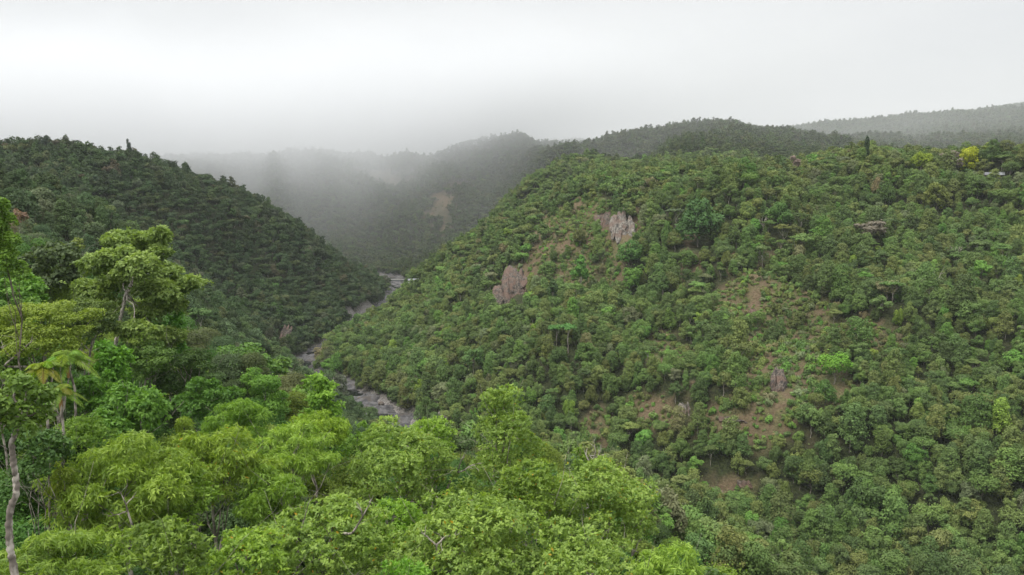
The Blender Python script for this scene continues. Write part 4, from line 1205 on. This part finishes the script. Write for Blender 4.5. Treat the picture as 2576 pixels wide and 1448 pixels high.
def boulder(label, u, v, w, seed):
    b = hit(u, v, 300); k = b[1] / F
    rng = np.random.default_rng(seed)
    V, Fc = ICO[3]; V = V * (w * k * .5, w * k * .42, w * k * .36)
    V = V + unit(V) * (noise3(V, .5, seed) * 1.2)[:, None]
    o = link('river_boulder', mesh_np('river_boulder', V, Fc, [ROCK_PALE], smooth=True), loc=(b[0], b[1], max(b[2], -.6) + w * k * .12))
    tag(o, label, 'boulder', 'boulders lying in the river bed')
boulder('rounded pale boulder at the dark pool of the river bend', 797, 938, 15, 1)
boulder('flat-topped boulder on the bare river rock just above the vivid lime tree', 905, 1012, 14, 2)
boulder('small pale boulder in the river bed downstream of the bridge', 1003, 752, 8, 3)
boulder('grey boulder beside the bank below the forested toe of the slope', 958, 1022, 17, 4)

def bx(mb, x0, x1, y0, y1, z0, z1):
    V = np.array([(x0, y0, z0), (x1, y0, z0), (x1, y1, z0), (x0, y1, z0), (x0, y0, z1), (x1, y0, z1), (x1, y1, z1), (x0, y1, z1)], float)
    mb.add(V, np.array([(0, 3, 2, 1), (4, 5, 6, 7), (0, 1, 5, 4), (1, 2, 6, 5), (2, 3, 7, 6), (3, 0, 4, 7)]))
def part(name, mb, mat, parent, **kw):
    V, Fc = mb.get()
    o = link(name, mesh_np(name, V, Fc, [mat]), parent)
    return o
CONC = plain('weathered_concrete', (.22, .215, .2), .9, .25, .8)
STEEL = plain('grey_steel', (.22, .23, .24), .6, .2, 2.0)
def bridge():
    root = link('footbridge', None, loc=(-134, 943, 0))
    tag(root, 'long flat footbridge on a single pale pier across the far river bed', 'bridge')
    m = MB(); bx(m, -34, 34, -1.8, 1.8, 8.0, 8.5); part('deck', m, CONC, root)
    for s_ in (-1, 1):
        m = MB(); bx(m, -34, 34, s_ * 1.3 - .2, s_ * 1.3 + .2, 6.9, 7.997); part('girder', m, STEEL, root)
    for s_ in (-1, 1):
        m = MB()
        for xx in np.arange(-33.5, 33.6, 2.0): bx(m, xx - .05, xx + .05, s_ * 1.7 - .05, s_ * 1.7 + .05, 8.503, 9.55)
        for zz in (9.0, 9.553): bx(m, -34, 34, s_ * 1.7 - .04, s_ * 1.7 + .04, zz, zz + .1)
        part('railing', m, CONC, root)
    m = MB()
    bx(m, 1.9, 3.7, -1.0, 1.0, -3.5, 6.2); bx(m, 1.4, 4.2, -1.6, 1.6, 6.203, 6.897); bx(m, 1.2, 4.4, -1.8, 1.8, -4, -.4)
    part('pier', m, CONC, root)
bridge()

WHITE_SHEET = plain('white_sheet_roof', (.2, .21, .215), .6, .4, .8)
RUST_SHEET = plain('dull_sheet_roof', (.2, .2, .22), .6, .3, .6)
TIMBER = plain('dark_timber', (.055, .045, .04), .9, .4, 1.5)
PALEWALL = plain('pale_wall', (.5, .49, .45), .9, .15, 1.0)
def gable(w, d, z0, z1, over=.5, th=.12):
    mb = MB()
    for s_ in (-1, 1):
        V = np.array([(-w / 2 - over, s_ * (d / 2 + over), z0), (w / 2 + over, s_ * (d / 2 + over), z0), (w / 2 + over, 0, z1), (-w / 2 - over, 0, z1)], float)
        V = np.vstack([V, V + (0, 0, th)])
        mb.add(V, np.array([(0, 3, 2, 1), (4, 5, 6, 7), (0, 1, 5, 4), (1, 2, 6, 5), (2, 3, 7, 6), (3, 0, 4, 7)]))
    return mb
def hut():
    root = link('hut', None, loc=(HUT[0], HUT[1], HUT[2] + 3.6)); root.rotation_euler = (0, 0, R(-28))
    tag(root, 'dark timber hut with white sheet roofing half buried in plateau trees', 'hut')
    m = MB(); bx(m, -6.5, 5, -3, 3, -2.5, 3.0); part('wall', m, TIMBER, root)
    part('roof', gable(12.2, 6.6, 3.02, 4.9), RUST_SHEET, root)
    m = gable(5.2, 6.8, 3.2, 5.08); V, Fc = m.get(); V[:, 0] = V[:, 0] * .75 + 4.2
    o = link('roof_sheet', mesh_np('roof_sheet', V, Fc, [WHITE_SHEET]), root); o['label'] = 'bright white roofing sheet'
    for xx in (-5.4, -3.2, -1.0, 1.2, 3.4):
        m = MB(); bx(m, xx - .09, xx + .09, -4.1, -3.9, -2.5, 2.75); part('post', m, TIMBER, root)
    for xx in (-4.3, -.0, 2.3):
        m = MB(); bx(m, xx - .6, xx + .6, -3.06, -3.003, .5, 1.8); part('window', m, STEEL, root)
    m = MB(); bx(m, -6.4, 4.9, -4.25, -3.01, -.3, -.1); part('veranda_floor', m, TIMBER, root)
hut()
def shed():
    z = SHED[2]
    root = link('trackside_shed', None, loc=(SHED[0], SHED[1], z + 1.2)); root.rotation_euler = (0, 0, R(15))
    tag(root, 'small whitish shed above the river bed at the end of the footbridge', 'shed')
    m = MB(); bx(m, -5, 5, -2.4, 2.4, -3, 3.0); part('wall', m, PALEWALL, root)
    part('roof', gable(10, 4.8, 3.02, 4.4), WHITE_SHEET, root)
    for xx in (-3, 0.2):
        m = MB(); bx(m, xx - .7, xx + .7, -2.46, -2.403, .6, 2.0); part('window', m, STEEL, root)
    m = MB(); bx(m, 2.4, 3.6, -2.47, -2.403, -1.0, 2.1); part('door', m, RUST_SHEET, root)
shed()

for (nm, lb, u, v0, v1, w, kind, tn), b in zip(SPECIAL, SPB):
    cm, tm, zc = PROTO[kind]
    k = b[1] / F
    top = zc + (1.05 if kind.startswith(('emer0', 'tall')) else .8)
    s_ = w / 2 * k
    r = link(nm, None, loc=(b[0], b[1], b[2] - .3)); r.scale = (s_, s_, max((v1 - v0) * k * 1.02 / top, s_ * .5))
    r.rotation_euler = (0, 0, u * 1.7)
    tag(r, lb, 'tree', 'trees that stand out on the gorge slopes')
    c = link('crown', cm, r); c['tint'] = list(tn)
    link('trunk', tm, r)
def snag(label, u, v0, v1, spread, seed):
    b = hit(u, v1, 250); d = b[1]
    rng = np.random.default_rng(seed)
    mid = v1 - (v1 - v0) * .45
    limbs = [[(u, mid), (u + s_ * spread * .4, (mid + v0) / 2 - rng.uniform(-4, 4)), (u + s_ * spread * .5 + rng.normal() * 4, v0 + rng.uniform(0, 8))] for s_ in (-1, -.25, .5, 1)]
    dead_tree(label, [(u, v1), (u, mid)], d, .35, limbs, seed)
snag('many-limbed bone-white dead tree on the green upper slope', 2340, 678, 756, 56, 21)
snag('pale dead tree with two upright stems on the plateau rim', 1995, 462, 500, 30, 22)
snag('bleached dead tree low among plateau crowns beside the olive yellow tree', 2405, 620, 668, 26, 23)
snag('short white dead stem above the far end of the red gully', 1920, 545, 590, 20, 24)


# ------------------------------------------------------------------ air, cloud, sky, sun, eye
def box(name, lo, hi, mat, kind='stuff'):
    x0, y0, z0 = lo; x1, y1, z1 = hi
    V = [(x0, y0, z0), (x1, y0, z0), (x1, y1, z0), (x0, y1, z0), (x0, y0, z1), (x1, y0, z1), (x1, y1, z1), (x0, y1, z1)]
    Fc = [(0, 3, 2, 1), (4, 5, 6, 7), (0, 1, 5, 4), (1, 2, 6, 5), (2, 3, 7, 6), (3, 0, 4, 7)]
    return tag(link(name, mesh_np(name, V, Fc, [mat])), kind=kind)

def haze():
    m, nt, nd, lk = newmat('haze_air')
    p = N(nd, 'ShaderNodeVolumePrincipled')
    p.inputs['Color'].default_value = (0.9, 0.95, 1.0, 1); p.inputs['Density'].default_value = HAZE_DENSITY
    p.inputs['Anisotropy'].default_value = 0.0
    out = N(nd, 'ShaderNodeOutputMaterial'); lk.new(p.outputs[0], out.inputs['Volume'])
    zmax = float(ZZ.max()) + 40
    box('haze', (GX[0] - 5, GY[0] - 5, float(ZZ.min()) - 1.5), (GX[-1] + 5, GY[-1] + 5, zmax), m)
HAZE_DENSITY = 0.000045

def low_cloud():
    m, nt, nd, lk = newmat('low_cloud')
    geo = N(nd, 'ShaderNodeTexCoord')
    pos = geo.outputs['Object']
    sep = N(nd, 'ShaderNodeSeparateXYZ'); lk.new(pos, sep.inputs[0])
    mp = N(nd, 'ShaderNodeMapping'); mp.inputs['Scale'].default_value = (1 / 260, 1 / 420, 1 / 200)
    lk.new(pos, mp.inputs['Vector'])
    nz = N(nd, 'ShaderNodeTexNoise'); nz.inputs['Scale'].default_value = 1; nz.inputs['Detail'].default_value = 4; nz.inputs['Roughness'].default_value = .6
    lk.new(mp.outputs[0], nz.inputs['Vector'])
    # the underside of the cloud sinks towards the left and lifts over the hills on the right
    base = N(nd, 'ShaderNodeFloatCurve')
    xs = mrange(nd, lk, sep.outputs['X'], -700, 1100, 0, 1)
    cm = base.mapping
    pts = [(0, .0), (.16, .01), (.27, .05), (.38, .27), (.50, .62), (.57, .68), (.8, .93), (1, 1.0)]
    cv = cm.curves[0]
    cv.points[0].location = pts[0]; cv.points[1].location = pts[-1]
    for p_ in pts[1:-1]: cv.points.new(*p_)
    cm.update()
    lk.new(xs, base.inputs['Value'])
    zb = mrange(nd, lk, base.outputs[0], 0, 1, 105, 305)
    zz = maths(nd, lk, 'SUBTRACT', sep.outputs['Z'], zb)
    zz = maths(nd, lk, 'ADD', zz, maths(nd, lk, 'MULTIPLY', maths(nd, lk, 'SUBTRACT', nz.outputs['Fac'], .5), 110))
    f = mrange(nd, lk, zz, -70, 75, 0, 1)
    f = maths(nd, lk, 'POWER', f, 2.2)
    f = maths(nd, lk, 'MULTIPLY', f, maths(nd, lk, 'MULTIPLY', mrange(nd, lk, sep.outputs['Z'], 230, 420, 1, 0), mrange(nd, lk, sep.outputs['X'], 250, 700, 1, .22)))
    yf = mrange(nd, lk, sep.outputs['Y'], 1040, 1350, 0, 1)
    f = maths(nd, lk, 'MULTIPLY', f, mrange(nd, lk, nz.outputs['Fac'], .35, .65, .55, 1.35))
    den = maths(nd, lk, 'MULTIPLY', maths(nd, lk, 'MULTIPLY', f, yf), 0.006)
    # thin mist hanging in the valley behind the bend
    y2 = mrange(nd, lk, sep.outputs['Y'], 890, 1180, 0, 1)
    x2 = mrange(nd, lk, sep.outputs['X'], -300, 260, .8, 1.25)
    n3 = mrange(nd, lk, nz.outputs['Fac'], .3, .7, .5, 1.5)
    mist = maths(nd, lk, 'MULTIPLY', maths(nd, lk, 'MULTIPLY', y2, x2), maths(nd, lk, 'MULTIPLY', n3, MIST))
    mist = maths(nd, lk, 'MULTIPLY', mist, mrange(nd, lk, sep.outputs['Z'], 150, 290, 1, 0))
    den = maths(nd, lk, 'ADD', den, mist)
    p = N(nd, 'ShaderNodeVolumePrincipled')
    p.inputs['Color'].default_value = (.85, .858, .872, 1)
    lk.new(den, p.inputs['Density'])
    out = N(nd, 'ShaderNodeOutputMaterial'); lk.new(p.outputs[0], out.inputs['Volume'])
    m.cycles.volume_step_rate = CLOUD_STEP
    box('cloud', (-1500, 880, -1), (2300, 2300, 560), m)
CLOUD_STEP = 0.5
MIST = 0.0009

SUN_EL, SUN_AZ = R(58), R(-120)      # azimuth measured clockwise from straight ahead
def sky():
    w = bpy.data.worlds.new('World'); SC.world = w
    w.use_nodes = True
    nt = w.node_tree; nd, lk = nt.nodes, nt.links
    nd.clear()
    st = N(nd, 'ShaderNodeTexSky', sky_type='NISHITA', sun_disc=False, sun_elevation=SUN_EL, sun_rotation=SUN_AZ)
    bg1 = N(nd, 'ShaderNodeBackground'); bg1.inputs['Strength'].default_value = 0.06
    lk.new(st.outputs[0], bg1.inputs['Color'])
    tc = N(nd, 'ShaderNodeTexCoord')
    sp = N(nd, 'ShaderNodeSeparateXYZ'); lk.new(tc.outputs['Generated'], sp.inputs[0])
    mp = N(nd, 'ShaderNodeMapping'); mp.inputs['Scale'].default_value = (1.6, 1.6, 6.5)
    lk.new(tc.outputs['Generated'], mp.inputs['Vector'])
    nz = N(nd, 'ShaderNodeTexNoise'); nz.inputs['Scale'].default_value = 1.6; nz.inputs['Detail'].default_value = 5; nz.inputs['Roughness'].default_value = .5
    lk.new(mp.outputs[0], nz.inputs['Vector'])
    el = N(nd, 'ShaderNodeFloatCurve')
    cv = el.mapping.curves[0]
    pts = [(0, .212), (.04, .208), (.1, .206), (.2, .222), (.3, .26), (.5, .4), (1, .62)]
    cv.points[0].location = pts[0]; cv.points[1].location = pts[-1]
    for p_ in pts[1:-1]: cv.points.new(*p_)
    el.mapping.update()
    lk.new(sp.outputs['Z'], el.inputs['Value'])
    lum = maths(nd, lk, 'MULTIPLY', el.outputs[0], 2.65)
    lum = maths(nd, lk, 'MULTIPLY', lum, mrange(nd, lk, nz.outputs['Fac'], .3, .7, .965, 1.035))
    # below the horizon no sky: only the dark land
    lum = maths(nd, lk, 'MULTIPLY', lum, mrange(nd, lk, sp.outputs['Z'], -.12, -.04, .1, 1))
    cc = mixc(nd, lk, nz.outputs['Fac'], (.955, .98, 1.0), (1.0, 1.0, .992))
    bg2 = N(nd, 'ShaderNodeBackground')
    lk.new(cc, bg2.inputs['Color']); lk.new(lum, bg2.inputs['Strength'])
    mx = N(nd, 'ShaderNodeMixShader'); mx.inputs[0].default_value = .94
    lk.new(bg1.outputs[0], mx.inputs[1]); lk.new(bg2.outputs[0], mx.inputs[2])
    out = N(nd, 'ShaderNodeOutputWorld'); lk.new(mx.outputs[0], out.inputs['Surface'])
    sl = bpy.data.lights.new('sun', 'SUN'); sl.energy = SUN_E; sl.angle = R(14); sl.color = (1, .955, .87)
    so = link('sun', sl)
    d = Vector((math.sin(SUN_AZ) * math.cos(SUN_EL), math.cos(SUN_AZ) * math.cos(SUN_EL), math.sin(SUN_EL)))
    so.rotation_euler = d.to_track_quat('Z', 'Y').to_euler()
    so.location = d * 300 + Vector((0, 0, 300))
SUN_E = 1.5

haze(); low_cloud(); sky()
cam = bpy.data.cameras.new('camera')
cam.sensor_width = 36; cam.lens = 36 * F / 2576
cam.clip_start = 0.5; cam.clip_end = 8000
co = link('camera', cam, loc=(0, 0, H))
co.rotation_euler = (math.pi / 2 - PITCH, 0, 0)
SC.camera = co

vs = SC.view_settings
SC.display_settings.display_device = 'sRGB'
vs.view_transform = 'Standard'; vs.look = 'None'; vs.exposure = 0.64; vs.gamma = 1.0
vs.use_curve_mapping = False
cy = SC.cycles
SC.render.engine = 'CYCLES'
cy.max_bounces = 9; cy.diffuse_bounces = 3; cy.glossy_bounces = 1; cy.transmission_bounces = 3; cy.volume_bounces = 8; cy.transparent_max_bounces = 4
cy.use_denoising = True
cy.caustics_reflective = False; cy.caustics_refractive = False
cy.sample_clamp_indirect = 4
